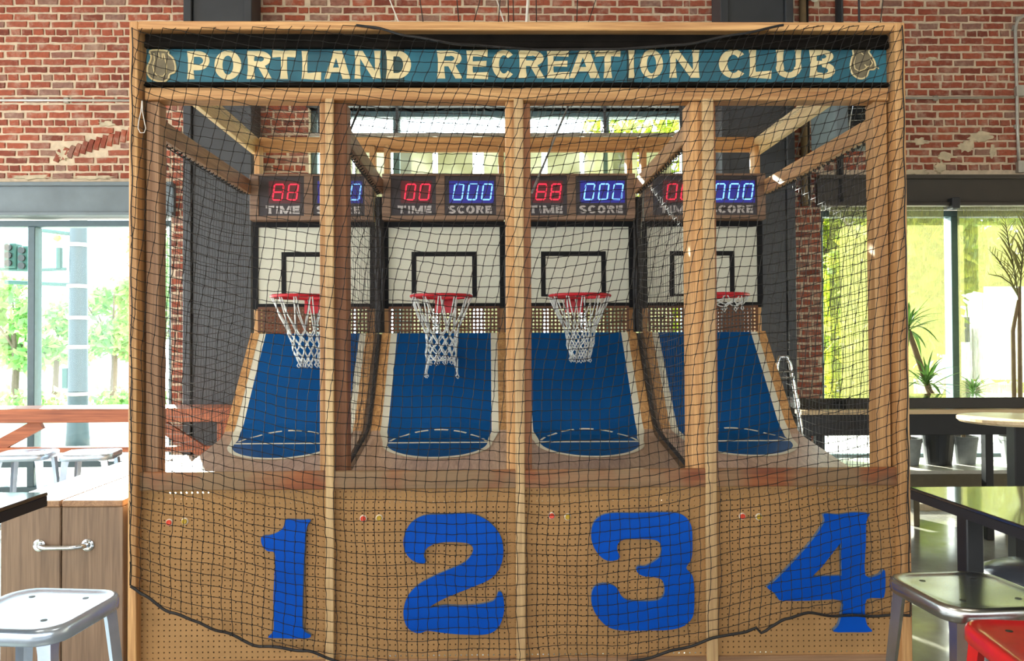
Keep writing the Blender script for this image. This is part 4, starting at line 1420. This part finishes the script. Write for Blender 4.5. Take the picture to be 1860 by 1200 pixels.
# roller shade at the right
rs = thing('roller_shade', 'woven solar roller shade over the left part of the right window', 'blind', (ax(1620, 3.28), 3.28, az(373, 3.24, 1750)))
zr = az(373, 3.26, 1750)
xm = ax(1731, 3.26)
obj('roller_tube', MB().tube([(XR0 + 0.03, 3.24, zr), (xm - 0.02, 3.24, zr)], 0.014, 10), M['conduit'], rs, smooth=True)
obj('fabric', MB().box(ax(1508, 3.28), xm - 0.06, 3.278, 3.281, 0.82, zr - 0.0), M['shade'], rs)
obj('hem_bar', MB().box(ax(1508, 3.28), xm - 0.06, 3.27, 3.29, 0.795, 0.82, 0.003), M['conduit'], rs)
rs2 = thing('roller_shade', 'woven solar roller shade right of the thick mullion', 'blind', (ax(1900, 3.28), 3.28, zr))
obj('roller_tube', MB().tube([(xm + 0.02, 3.24, zr), (xm + 1.6, 3.24, zr)], 0.014, 10), M['conduit'], rs2, smooth=True)
obj('fabric', MB().box(ax(1742, 3.28), xm + 1.55, 3.278, 3.281, 0.82, zr), M['shade'], rs2)
obj('hem_bar', MB().box(ax(1742, 3.28), xm + 1.55, 3.27, 3.29, 0.795, 0.82, 0.003), M['conduit'], rs2)
obj('bracket', MB().box(xm - 0.035, xm + 0.035, 3.18, 3.27, zr - 0.04, zr + 0.06, 0.006), M['pipe_dark'], rs2)

# ------------------------------------------------------------------ right side furniture
# window ledge with pots
lz = az(846, 2.85, 1700)
lg = thing('window_ledge', 'low olive ledge with a pale top under the right window', 'ledge', (ax(1700, 2.9), 2.9, 0))
obj('top', MB().box(ax(1470, 2.85), 7.9, 2.62, WY - 0.0, lz - 0.03, lz, 0.004), M['sill_top'], lg)
obj('front_board', MB().box(ax(1470, 2.85), 7.9, 2.66, 2.70, lz - 0.21, lz - 0.03, 0.004), M['sill'], lg)
for px in (1480, 1640, 1800, 1990): obj('bracket', MB().box(ax(px, 2.9) - 0.025, ax(px, 2.9) + 0.025, 2.72, WY - 0.02, 0.0, lz - 0.03, 0.004), M['sill'], lg)
obj('nosing', MB().box(ax(1470, 2.85), 7.9, 2.64, 2.66, lz - 0.20, lz - 0.185, 0.002), M['sill_top'], lg)


def pot(label, px, Y, wpx, hpx, mat, grp='potted plants on the ledge'):
    p = at(px, 845, Y); s = (Y + D) / F
    r = wpx * s / 2; h = hpx * s
    t = thing('potted_plant', label, 'plant', (p.x, Y, lz), grp)
    pr = [(r * 0.74, lz), (r * 0.76, lz + 0.004), (r * 0.97, lz + h - 0.03), (r, lz + h - 0.03), (r, lz + h), (r * 0.93, lz + h), (r * 0.91, lz + h - 0.02), (0.01, lz + h - 0.025)]
    obj('pot', MB().lathe(pr, p.x, Y, 28), M[mat], t, fix=True, smooth=False)
    obj('soil', MB().lathe([(r * 0.9, lz + h - 0.03), (r * 0.88, lz + h - 0.018), (0.01, lz + h - 0.012)], p.x, Y, 20), M['soil'], t, fix=True)
    return t, p.x, lz + h - 0.02


def blade_mesh(l, wd, droop, mat, n=7):
    v, f = [], []
    for i in range(n):
        s_ = i / (n - 1)
        w_ = wd * math.sin(math.pi * min(1, 0.12 + s_ * 0.88)) ** 0.8 * (1 if s_ < 1 else 0.02)
        x = l * s_ * (1 - 0.15 * droop * s_); z = l * (0.25 * s_ - droop * s_ * s_)
        v += [(x, -w_ / 2, z + w_ * 0.18), (x, 0, z), (x, w_ / 2, z + w_ * 0.18)]
    for i in range(n - 1):
        o = i * 3
        f += [(o, o + 1, o + 4, o + 3), (o + 1, o + 2, o + 5, o + 4)]
    me = MB().add(v, f).mesh('leaf', M[mat])
    return me


BLADES = [blade_mesh(0.34, 0.030, d, 'leaf') for d in (0.15, 0.4, 0.75)]
BLADES_S = [blade_mesh(0.22, 0.020, d, 'leaf') for d in (0.2, 0.6)]
LEAFLETS = [blade_mesh(0.36, 0.026, d, 'leaf_dry') for d in (0.15, 0.35)]


def tuft(parent, pos, n, meshes, seed, up=(0.0, 1.3), sc=(0.7, 1.1)):
    rnd = random.Random(seed)
    off = origin(parent)
    for k in range(n):
        o = bpy.data.objects.new('leaf', rnd.choice(meshes))
        o.location = Vector(pos) - off + Vector((0, 0, rnd.uniform(-0.03, 0.03)))
        o.rotation_euler = (0, -rnd.uniform(*up), k * 2.4 + rnd.uniform(-.3, .3))
        s_ = rnd.uniform(*sc); o.scale = (s_, s_, s_)
        COL.objects.link(o); o.parent = parent


t, x, zt = pot('leaning yucca in the black pot on the ledge', 1704, 2.95, 58, 66, 'pot_black')
Yp = 2.95
cs = at(1650, 600, Yp); cm = at(1690, 715, Yp)
obj('trunk', MB().tube([(x, Yp, zt - 0.03), (x + 0.01, Yp, zt + 0.15), tuple(cm), tuple((cm + cs) / 2), tuple(cs)], [0.030, 0.028, 0.026, 0.024, 0.022], 10), M['trunk'], t, smooth=True)
tuft(t, cs, 34, BLADES, 1, (-0.5, 1.4), (0.7, 1.05))
c2 = at(1684, 700, Yp - .1)
obj('stem', MB().tube([(x + 0.04, Yp, zt - 0.03), (x + 0.03, Yp - 0.05, zt + 0.18), tuple(c2)], 0.014, 8), M['trunk'], t, smooth=True)
tuft(t, c2, 30, BLADES, 2, (-0.2, 1.4), (0.65, 1.0))
t, x, zt = pot('spiky plant in the grey pot right of the black pot', 1752, 2.98, 46, 50, 'pot_grey')
c3 = at(1768, 716, 2.98)
obj('stem', MB().tube([(x - 0.02, 2.98, zt - .03), (x, 2.98, zt + 0.2), tuple(c3)], 0.010, 8).tube([(x, 2.98, zt - .03), (x + 0.015, 2.98, zt + 0.2), tuple(c3)], 0.008, 8), M['trunk'], t)
tuft(t, c3, 22, BLADES_S, 3, (0.0, 1.2), (0.7, 1.1))
t, x, zt = pot('bare stemmed plant in the grey pot next to the cage post', 1646, 2.96, 54, 48, 'pot_grey')
obj('stem', MB().tube([(x, 2.96, zt - .03), (x - 0.03, 2.96, zt + 0.25)], 0.008, 6).tube([(x + .03, 2.96, zt - .03), (x + 0.05, 2.96, zt + 0.22)], 0.008, 6), M['trunk'], t)
tuft(t, (x - 0.03, 2.96, zt + 0.25), 8, BLADES_S, 4, (0.2, 1.2), (0.6, 0.9))

# tall palm at the right edge
t, x, zt = pot('tall palm with feathery fronds at the right picture edge', 1846, 2.95, 56, 50, 'pot_grey')
for (pts, rr) in ((((1838, 800), (1842, 720), (1840, 600), (1850, 545)), 0.016), (((1852, 800), (1853, 720), (1852, 600), (1852, 520)), 0.016)):
    obj('trunk', MB().tube([(x, 2.95, zt - 0.02)] + [tuple(at(a, b, 2.95)) for a, b in pts[1:]], [0.018, 0.018, 0.016, 0.012], 8), M['trunk'], t, smooth=True)


def frond(parent, spine, seed, n=16, L=0.30):
    rnd = random.Random(seed)
    P = [at(a, b, 2.95 + dy) for a, b, dy in spine]
    fr = obj('frond', MB().tube(P, [0.006] * (len(P) - 1) + [0.002], 6), M['leaf_dry'], parent)
    off = origin(fr.parent)
    for k in range(n):
        s_ = 0.15 + 0.85 * k / (n - 1)
        q = s_ * (len(P) - 1); i = min(int(q), len(P) - 2); p = P[i].lerp(P[i + 1], q - i)
        d = (P[i + 1] - P[i]).normalized()
        for sd in (-1, 1):
            o = bpy.data.objects.new('leaf', rnd.choice(LEAFLETS))
            side = Vector((sd, rnd.uniform(-.4, .4), 0.25))
            dr = (d * 0.9 + side * 0.75).normalized()
            o.location = p - off
            o.rotation_euler = dr.to_track_quat('X', 'Z').to_euler()
            sc = L / 0.36 * (1.1 - 0.75 * s_) * rnd.uniform(0.85, 1.1)
            o.scale = (sc, sc, sc)
            COL.objects.link(o); o.parent = fr


frond(t, ((1852, 540, 0), (1856, 480, -.05), (1862, 420, -.1), (1876, 380, -.2)), 11)
frond(t, ((1850, 540, 0), (1842, 490, .05), (1832, 440, .05), (1826, 400, -.05)), 12, 14)
frond(t, ((1851, 540, 0), (1832, 500, .1), (1812, 470, .15), (1798, 455, .2)), 13, 9, 0.2)
frond(t, ((1851, 540, 0), (1836, 515, .1), (1818, 502, .15), (1796, 498, .2)), 14, 5, 0.14)

# black bar counter along the right window
ct = thing('bar_counter', 'long black bar counter in front of the right window', 'counter', (ax(1650, 2.2), 2.2, 0))
x0c = ax(1447, 2.1)
zc1, zc0 = az(722, 2.05, 1700), az(742, 2.05, 1700)
obj('counter_top', MB().box(x0c, 7.9, 2.05, 2.50, zc0, zc1, 0.004), M['black_top'], ct, label='glossy black top')
zs1, zs0 = az(744, 1.98, 1700), az(752, 1.98, 1700)
obj('lower_ledge', MB().box(x0c - 0.02, 7.9, 1.98, 2.10, zs0, zs1, 0.002), M['table_cream'], ct, label='pale narrow ledge under the top')
obj('apron', MB().box(x0c, 7.9, 2.06, 2.10, az(790, 2.06, 1700), zs0, 0.003), M['black_iron'], ct)
for px in (1462, 1485, 1790, 2000):
    xx = ax(px, 2.3)
    obj('leg', MB().box(xx - 0.03, xx + 0.03, 2.27, 2.33, 0, zs0, 0.003), M['black_iron'], ct)

# high round table
rt = thing('round_table', 'high round table with a pale wooden top at the right edge', 'table', (ax(1846, 0.9), 0.9, 0))
xr, zr_ = ax(1846, 0.9), az(757, 0.9, 1846)
obj('table_top', MB().lathe([(0.28, zr_ - 0.035), (0.30, zr_ - 0.032), (0.312, zr_ - 0.02), (0.312, zr_ - 0.004), (0.306, zr_), (0.01, zr_)], xr, 0.9, 48), M['table_cream'], rt, fix=True)
obj('pedestal', MB().box(xr - 0.045, xr + 0.045, 0.86, 0.94, 0.02, zr_ - 0.035, 0.006), M['black_iron'], rt)
obj('base', MB().lathe([(0.24, 0), (0.24, 0.015), (0.10, 0.03)], xr, 0.9, 32), M['black_iron'], rt)

# square tables: the near right one and its twin at the left
def square_table(label, x0, x1, yb, yf, ztop, legs, th):
    t = thing('square_table', label, 'table', ((x0 + x1) / 2, (yb + yf) / 2, 0))
    obj('table_top', MB().box(x0, x1, yf, yb, ztop - 0.012, ztop, 0.003), M['black_top'], t, label='glossy black top that mirrors the windows')
    m = MB()
    for a in ((x0 + .002, x1 - .002, yb - .022, yb - 0.002), (x0 + .002, x1 - .002, yf + .002, yf + .022), (x0 + .002, x0 + .022, yf + .022, yb - .022), (x1 - .022, x1 - .002, yf + .022, yb - .022)): m.box(*a, ztop - th, ztop - 0.012)
    obj('edge_frame', m, M['black_iron'], t)
    obj('foot_plate', MB().box(legs[0] - 0.10, legs[0] + 0.10, legs[1] - 0.04, legs[1] + 0.06, 0, 0.03, 0.004), M['black_iron'], t)
    obj('pedestal', MB().box(legs[0] - 0.03, legs[0] + 0.03, legs[1] - 0.03, legs[1] + 0.03, 0.03, ztop - 0.012, 0.004), M['black_iron'], t)
    return t


Yt = 2.72 - D
pr = at(1652, 884, Yt)
square_table('glossy black square table at the lower right, mirroring the shade', pr.x, pr.x + 0.75, Yt, Yt - 0.70, pr.z, (ax(1757, Yt - .05), Yt - .05), 0.042)
Yl = 2.27 - D
pl = at(88, 893, Yl)
square_table('glossy black table corner at the left picture edge', pl.x - 0.75, pl.x, Yl, Yl - 0.7, pl.z, (pl.x - 0.4, Yl - .3), 0.040)


def stool(label, px, py, Y, size, zs, mat, rot, group=None):
    x = ax(px, Y)
    t = thing('metal_stool', label, 'stool', (0, 0, 0), group)
    h = size / 2
    def ring(hh, z, rad, n=6):
        out = []
        for (sx, sy, a0) in ((1, 1, 0), (-1, 1, 90), (-1, -1, 180), (1, -1, 270)):
            for k in range(n):
                a = R(a0 + 90 * k / (n - 1))
                out.append((sx * (hh - rad) + rad * math.cos(a), sy * (hh - rad) + rad * math.sin(a), z))
        return out
    rings = [ring(h - 0.004, zs - 0.045, h * 0.42), ring(h, zs - 0.040, h * 0.42), ring(h, zs - 0.010, h * 0.42), ring(h - 0.005, zs - 0.002, h * 0.41), ring(h - 0.014, zs, h * 0.40), ring(h - 0.026, zs - 0.0035, h * 0.38), ring(h - 0.05, zs - 0.0045, h * 0.35), ring(h * 0.4, zs - 0.0052, h * 0.15)]
    n = len(rings[0])
    v = [p for r_ in rings for p in r_]
    f = [(i * n + k, i * n + (k + 1) % n, (i + 1) * n + (k + 1) % n, (i + 1) * n + k) for i in range(len(rings) - 1) for k in range(n)]
    f.append(tuple(range((len(rings) - 1) * n, len(rings) * n)))
    seat = obj('seat', MB().add(v, f), M[mat], t, smooth=True)
    for (a, b) in ((0.3, 0.35), (-0.3, 0.35), (0.3, -0.3), (-0.3, -0.3)):
        obj('drain_hole', MB().lathe([(0.009, zs - 0.0065), (0.009, zs - 0.0038)], a * size * .8, b * size * .8, 12), M['black_iron'], seat)
    for (sx, sy) in ((1, 1), (1, -1), (-1, 1), (-1, -1)):
        k = h - 0.042; sp = 0.055
        a = Vector((sx * k, sy * k, zs - 0.02)); b = Vector((sx * (k + sp), sy * (k + sp), 0.012))
        out = Vector((sx, sy, 0)).normalized(); tan = Vector((-sy, sx, 0)).normalized() * (1 if sx * sy > 0 else -1)
        vs = []
        for (p, w_) in ((a, 0.044), (a.lerp(b, 0.08), 0.036), (a.lerp(b, 0.5), 0.029), (b, 0.024)):
            vs += [p - Vector((sx * w_, 0, 0)) + out * 0.01, p + out * 0.018, p - Vector((0, sy * w_, 0)) + out * 0.01, p - out * 0.004]
        fs = []
        for i in range(3):
            for q in range(4): fs.append((i * 4 + q, i * 4 + (q + 1) % 4, i * 4 + 4 + (q + 1) % 4, i * 4 + 4 + q))
        fs += [(3, 2, 1, 0), (12, 13, 14, 15)]
        lg_ = obj('leg', MB().add(vs, fs), M[mat], t, fix=True)
        obj('foot_cap', MB().box(b.x - 0.017, b.x + 0.017, b.y - 0.017, b.y + 0.017, 0, 0.016, 0.003), M['black_iron'], lg_)
    zz = zs * 0.36; q = h + 0.012
    for (a, b) in (((-q, -q), (q, -q)), ((q, -q), (q, q)), ((q, q), (-q, q)), ((-q, q), (-q, -q))):
        obj('foot_bar', MB().bar((a[0], a[1], zz), (b[0], b[1], zz), 0.006, 0.024), M[mat], t)
    t.location = (x, Y, 0); t.rotation_euler = (0, 0, R(rot))
    return t


stool('galvanised metal stool in front of the right table, pale seat', 1756, 1082, 2.34 - D, 0.36, 0.775, 'galv', 4)
stool('red metal stool at the bottom right corner', 1940, 1160, 1.88 - D, 0.385, 0.778, 'red_metal', -8)
stool('pale blue-white metal stool in front of the wooden chest', 68, 1095, 2.28 - D, 0.36, 0.765, 'white_metal', -6)
stool('grey metal stool by the left window, at the picture edge', 50, 812, 1.75, 0.34, 0.795, 'white_metal', 10, 'metal stools by the left window')
stool('grey metal stool by the left window, nearer the cage', 167, 812, 1.75, 0.34, 0.795, 'white_metal', 10, 'metal stools by the left window')

# dark domed stool and another table leg under the right table
Yd = 0.0
xd, zd = ax(1860, Yd), az(1062, Yd, 1860)
ds = thing('round_stool', 'dark domed round stool under the right table', 'stool', (xd, Yd, 0))
obj('seat', MB().lathe([(0.16, zd - 0.03), (0.20, zd - 0.015), (0.215, zd + 0.02), (0.19, zd + 0.065), (0.12, zd + 0.10), (0.01, zd + 0.112)], xd, Yd, 36), M['dark_seat'], ds, smooth=True, fix=True)
obj('pedestal', MB().lathe([(0.03, 0.02), (0.03, zd - 0.03)], xd, Yd, 16), M['chrome'], ds)
obj('base', MB().lathe([(0.2, 0), (0.2, 0.012), (0.05, 0.03)], xd, Yd, 32), M['chrome'], ds)

# chrome trolley beside the right side of the cage
Yh = 1.55
hx0, hx1 = ax(1398, Yh), ax(1432, Yh)
hd = thing('hand_truck', 'chrome tubular hand truck leaning beside the fourth lane', 'trolley', (ax(1420, Yh), Yh, 0))
zt_ = az(648, Yh, 1420); hx1b = hx1 + 0.06; hx0 = hx1b - 0.36
hx0, hx1b = hx0 + 0.36 - 0.02, hx1b + 0.30
hx0, hx1b = B[4] + 0.035, B[4] + 0.335
path = [(hx0, Yh - 0.25, 0.05), (hx0, Yh + 0.05, zt_ - 0.06), (hx0 + 0.03, Yh + .06, zt_), (hx1b - 0.03, Yh + .06, zt_), (hx1b, Yh + 0.05, zt_ - 0.06), (hx1b, Yh - 0.25, 0.05)]
hxs = ax(1440, Yh)
path = [(hxs - 0.11 + 0.0, Yh - 0.05, 0.05), (hxs - 0.11, Yh, zt_ - 0.06), (hxs - 0.09, Yh, zt_)] + [(hxs - 0.04, Yh, zt_), (hxs - 0.02, Yh, zt_ - 0.05), (hxs + 0.03, Yh - 0.05, 0.95), (hxs + 0.05, Yh - 0.1, 0.05)]
obj('tube_frame', MB().tube(path, 0.012, 10), M['chrome'], hd, smooth=True)
for zz in (zt_ - 0.10, zt_ - 0.14, 0.9, 0.5): obj('cross_bar', MB().tube([(hxs - 0.11, Yh - .01, zz), (hxs - 0.005 + (0.03 if zz < 1 else 0), Yh - 0.02, zz)], 0.008, 8), M['chrome'], hd)
obj('toe_plate', MB().box(hxs - 0.14, hxs + 0.08, Yh - 0.30, Yh - 0.06, 0.01, 0.018), M['galv'], hd)
for xx in (hxs - 0.14, hxs + 0.07):
    m = MB().lathe([(0.02, -0.015), (0.07, -0.015), (0.075, -0.006), (0.075, 0.006), (0.07, 0.015), (0.02, 0.015)], n=24)
    m.v = [(xx + p[2], Yh + 0.02 + p[0], 0.076 + p[1]) for p in m.v]
    obj('wheel', m, M['black_iron'], hd, fix=True)

# ------------------------------------------------------------------ left side furniture
# wooden chest with a chrome grab handle
CX0, CX1, CY0, CY1 = ax(8, 0.02), ax(229, 0.02), 0.0, 1.45
cz = az(907, 0.02, 120)
ch = thing('plank_chest', 'brown fir plank chest with a chrome grab handle, left of the cage', 'chest', ((CX0 + CX1) / 2, 0.7, 0))
xm_ = ax(117, 0.02)
for a, b in ((CX0, xm_ - 0.003), (xm_ + 0.003, CX1)):
    obj('plank', MB().box(a, b, CY0, CY0 + 0.03, 0.0, cz - 0.03, 0.004), M['boxZ'], ch)
    obj('top_plank', MB().box(a, b, CY0 - 0.004, CY1, cz - 0.03, cz, 0.005), M['oldY'], ch)
obj('side_panel', MB().box(CX0 + .001, CX0 + 0.03, CY0 + 0.03, CY1 - .03, 0, cz - 0.03), M['boxZ'], ch)
obj('side_panel', MB().box(CX1 - 0.03, CX1 - .001, CY0 + 0.03, CY1 - .03, 0, cz - 0.03), M['boxZ'], ch)
obj('back_panel', MB().box(CX0 + .001, CX1 - .001, CY1 - 0.03, CY1 - .001, 0, cz - 0.03), M['boxZ'], ch)
ha, hb_ = at(72, 990, 0), at(160, 990, 0)
hz = ha.z
hn = obj('handle', MB().tube([(ha.x, -0.008, hz), (ha.x + 0.02, -0.03, hz), (ha.x + 0.05, -0.042, hz - 0.002), (hb_.x - 0.05, -0.042, hz - 0.002), (hb_.x - 0.02, -0.03, hz), (hb_.x, -0.008, hz)], [0.012, 0.012, 0.011, 0.011, 0.012, 0.012], 12), M['chrome'], ch, smooth=True, label='chrome grab handle')
for q in (ha, hb_):
    m = MB().lathe([(0.029, 0), (0.028, 0.005), (0.02, 0.008), (0.012, 0.007)], n=24)
    m.v = [(q.x + p[0], -p[2], hz + p[1]) for p in m.v]
    obj('rosette', m, M['chrome'], hn, fix=True)

# lumber drink rail with diagonal braces along the left window
YR = 2.35
zr1, zr0 = az(742, YR, 120), az(767, YR, 120)
xe = ax(432, YR)
dr = thing('bar_table', 'long lumber drink rail with braces in front of the left window', 'table', (ax(150, YR), YR, 0))
obj('table_top', MB().box(-6.0, xe, YR + 0.02, YR + 0.34, zr1 - 0.03, zr1, 0.004), M['redX'], dr)
obj('apron', MB().box(-6.0, xe, YR - 0.02, YR + 0.02, zr0, zr1, 0.004), M['redX'], dr)
for px in (402, -40):
    xx = ax(px, YR)
    obj('leg', MB().box(xx - 0.04, xx + 0.04, YR + 0.02, YR + 0.10, 0, zr1 - 0.03, 0.004), M['redZ'], dr)
obj('end_board', MB().box(ax(408, YR), xe, YR - 0.022, YR + 0.3, az(815, YR, 400), zr0, 0.004), M['redZ'], dr)
for (a, b) in (((282, 765), (372, 822)), ((75, 768), (-40, 830))):
    obj('brace', MB().bar(tuple(at(*a, YR + 0.06)), tuple(at(*b, YR + 0.06)), 0.038, 0.09), M['redX'], dr)
obj('stretcher', MB().box(ax(-40, YR), xe, YR + 0.03, YR + 0.09, az(822, YR, 300), az(812, YR, 300), 0.004), M['redX'], dr)

# ------------------------------------------------------------------ the street outside
struct('ground', MB().box(-60, 60, WY + 0.35, 70, -0.25, -0.15), M['pavement'])
pole_x = ax(142, 9)
ps = thing('traffic_signal_pole', 'fat steel traffic signal pole outside the left window', 'pole', (pole_x, 9, -0.15))
obj('shaft', MB().lathe([(0.19, -0.15), (0.17, 0.1), (0.155, 0.4), (0.13, 3.4), (0.125, 6)], pole_x, 9, 20), M['pole'], ps, smooth=True)
for py in (445, 520, 577, 630, 715): 
    zz = az(py, 9, 142)
    obj('collar', MB().lathe([(0.15, zz - 0.03), (0.17, zz - 0.02), (0.17, zz + 0.02), (0.15, zz + 0.03)], pole_x, 9, 20), M['conduit'], ps)
for py0, py1, pxe in ((517, 512, 10), (425, 418, 75)):
    obj('arm', MB().tube([tuple(at(130, py0, 9)), tuple(at(pxe, py1, 9))], 0.034, 8), M['signal'], ps)
obj('arm', MB().tube([tuple(at(120, 488, 9)), tuple(at(75, 490, 9)), tuple(at(-20, 488, 9))], 0.03, 8).tube([tuple(at(108, 488, 9)), tuple(at(108, 450, 9))], 0.05, 10), M['signal'], ps)
for (px, py) in ((24, 465), (48, 470)):
    p = at(px, py, 9)
    hd_ = obj('signal_head', MB().box(p.x - 0.10, p.x + 0.10, 8.9, 9.1, p.z - 0.2, p.z + 0.2, 0.02), M['signal'], ps)
    for k in (-1, 0, 1):
        m = MB().lathe([(0.05, 0), (0.055, 0.05)], n=14)
        m.v = [(p.x + v[0], 8.9 - v[2], p.z + k * 0.125 + v[1]) for v in m.v]
        obj('lens', m, M['black_iron'], hd_)
p = at(104, 432, 9)
obj('amber_lamp', MB().lathe([(0.01, p.z - 0.06), (0.06, p.z - 0.03), (0.07, p.z), (0.05, p.z + 0.04), (0.01, p.z + 0.05)], p.x, 9, 14), M['lamp_yellow'], ps, smooth=True)
obj('push_box', MB().box(pole_x - 0.24, pole_x - 0.14, 8.95, 9.05, az(705, 9, 120), az(668, 9, 120), 0.01), M['signal'], ps)


def tree(label, x, y, h, cr, n, mat, seed, lz_=0.35, group='street trees', trunk=0.1, leaf=0.16):
    rnd = random.Random(seed)
    t = thing('street_tree', label, 'tree', (x, y, -0.15), group)
    m = MB().tube([(x, y, -0.15), (x + 0.05, y, h * 0.3), (x - 0.04, y, h * 0.62)], [trunk, trunk * .8, trunk * .5], 8)
    for k in range(5):
        a = k * 1.3
        m.tube([(x, y, h * (0.3 + 0.05 * k)), (x + math.cos(a) * cr * 0.6, y + math.sin(a) * cr * 0.6, h * (0.55 + 0.07 * k))], [trunk * .4, trunk * .15], 6)
    obj('trunk', m, M['bark'], t)
    v, f = [], []
    blobs = [(rnd.uniform(-.6, .6) * cr, rnd.uniform(-.6, .6) * cr, h * (lz_ + (1 - lz_) * rnd.random() * 0.9), rnd.uniform(0.3, 0.5) * cr) for _ in range(14)]
    for k in range(n):
        b = rnd.choice(blobs)
        d = Vector((rnd.gauss(0, 1), rnd.gauss(0, 1), rnd.gauss(0, .8))).normalized() * b[3] * rnd.uniform(0.5, 1.05)
        c = Vector((x + b[0], y + b[1], b[2])) + d
        u = Vector((rnd.gauss(0, 1), rnd.gauss(0, 1), rnd.gauss(0, 1))).normalized()
        w_ = u.orthogonal().normalized()
        s_ = leaf * rnd.uniform(0.6, 1.2)
        o = len(v)
        v += [c - u * s_, c + w_ * s_ * .45, c + u * s_, c - w_ * s_ * .45]
        f.append((o, o + 1, o + 2, o + 3))
    obj('foliage', MB().add(v, f), M[mat], t, kind='stuff')


for i, (px, Y, h, cr, lab) in enumerate(((26, 16, 3.2, 1.0, 'leafy street tree at the left picture edge'), (100, 20.5, 3.2, 1.2, 'street tree just left of the signal pole'),
                                         (205, 17, 3.4, 1.1, 'round street tree between the signal pole and the cage'), (290, 20, 5.2, 1.6, 'street tree seen through the left cage post gap'))):
    tree(lab, ax(px, Y), Y, h, cr, 1500, 'street_leaf', 40 + i)
for i, (px, Y, wd, lab) in enumerate(((60, 13, 0.8, 'low green bush on the far pavement, left'), (240, 14, 0.9, 'low green bush right of the signal pole'))):
    rnd = random.Random(80 + i)
    x = ax(px, Y)
    v, f = [], []
    for k in range(500):
        c = Vector((x + max(-.9, min(.9, rnd.gauss(0, .45))) * wd, Y + rnd.gauss(0, .3), 0.05 + abs(rnd.gauss(0, .22))))
        u = Vector((rnd.gauss(0, 1), rnd.gauss(0, 1), rnd.gauss(0, 1))).normalized(); w_ = u.orthogonal().normalized()
        o = len(v); v += [c - u * .1, c + w_ * .05, c + u * .1, c - w_ * .05]; f.append((o, o + 1, o + 2, o + 3))
    tag(obj('bush', MB().add(v, f), M['street_leaf']), lab, 'bush', 'bushes across the street')
HT = ((1500, 21, 8.5, 2.2, 'sunlit tree beyond the shade, next to the cage'), (1640, 10.3, 5.8, 1.8, 'sunlit tree beyond the shade, left of the mullion'),
      (1731, 16.5, 7.5, 1.9, 'sunlit tree beyond the shade, behind the thick mullion'), (1970, 21, 9, 2.4, 'sunlit tree beyond the shade, behind the palm'))
for i, (px, Y, h, cr, lab) in enumerate(HT):
    tree(lab, ax(px, Y), Y, h, cr, 5200, 'hedge_leaf', 60 + i, 0.16, 'trees beyond the solar shade', 0.16, 0.2)
rnd = random.Random(99)
v, f = [], []
for k in range(11000):
    c = Vector((rnd.uniform(4, 34), 26 + rnd.gauss(0, .5) + 0.6 * math.sin(k), rnd.uniform(0, 10.5)))
    u = Vector((rnd.gauss(0, 1), rnd.gauss(0, 1), rnd.gauss(0, 1))).normalized(); w_ = u.orthogonal().normalized()
    o = len(v); v += [c - u * .34, c + w_ * .17, c + u * .34, c - w_ * .17]; f.append((o, o + 1, o + 2, o + 3))
hg = obj('hedge', MB().add(v, f), M['hedge_leaf'])
tag(hg, 'tall sunlit hedge far behind the trees beyond the shade', 'hedge')
tk = thing('box_truck', 'white parked box truck beyond the shaded window', 'truck', (ax(1810, 12), 12.5, -0.15))
TY = 11.5
xt, zt2 = ax(1785, TY), az(520, TY, 1790)
k_ = (TY + D) / (8.6 + D)
obj('box_body', MB().box(xt, xt + 1.4 * k_, TY, TY + 2.2, 0.75, zt2, 0.03), M['truck'], tk)
obj('cab', MB().box(xt - 0.7, xt - 0.02, TY + 0.1, TY + 2.1, 0.5, az(575, TY, 1790), 0.2), M['truck'], tk)
obj('windscreen', MB().box(xt - 0.6, xt - 0.2, TY + 0.085, TY + 0.1, 1.5, 2.0, 0.004), M['dark_seat'], tk)
for xx in (xt - 0.35, xt + 1.2):
    m = MB().lathe([(0.15, -0.12), (0.42, -0.12), (0.45, -0.07), (0.45, 0.07), (0.42, 0.12), (0.15, 0.12)], n=24)
    m.v = [(xx + p[0], TY + 0.18 + p[2], 0.30 + p[1]) for p in m.v]
    obj('wheel', m, M['black_iron'], tk, fix=True)
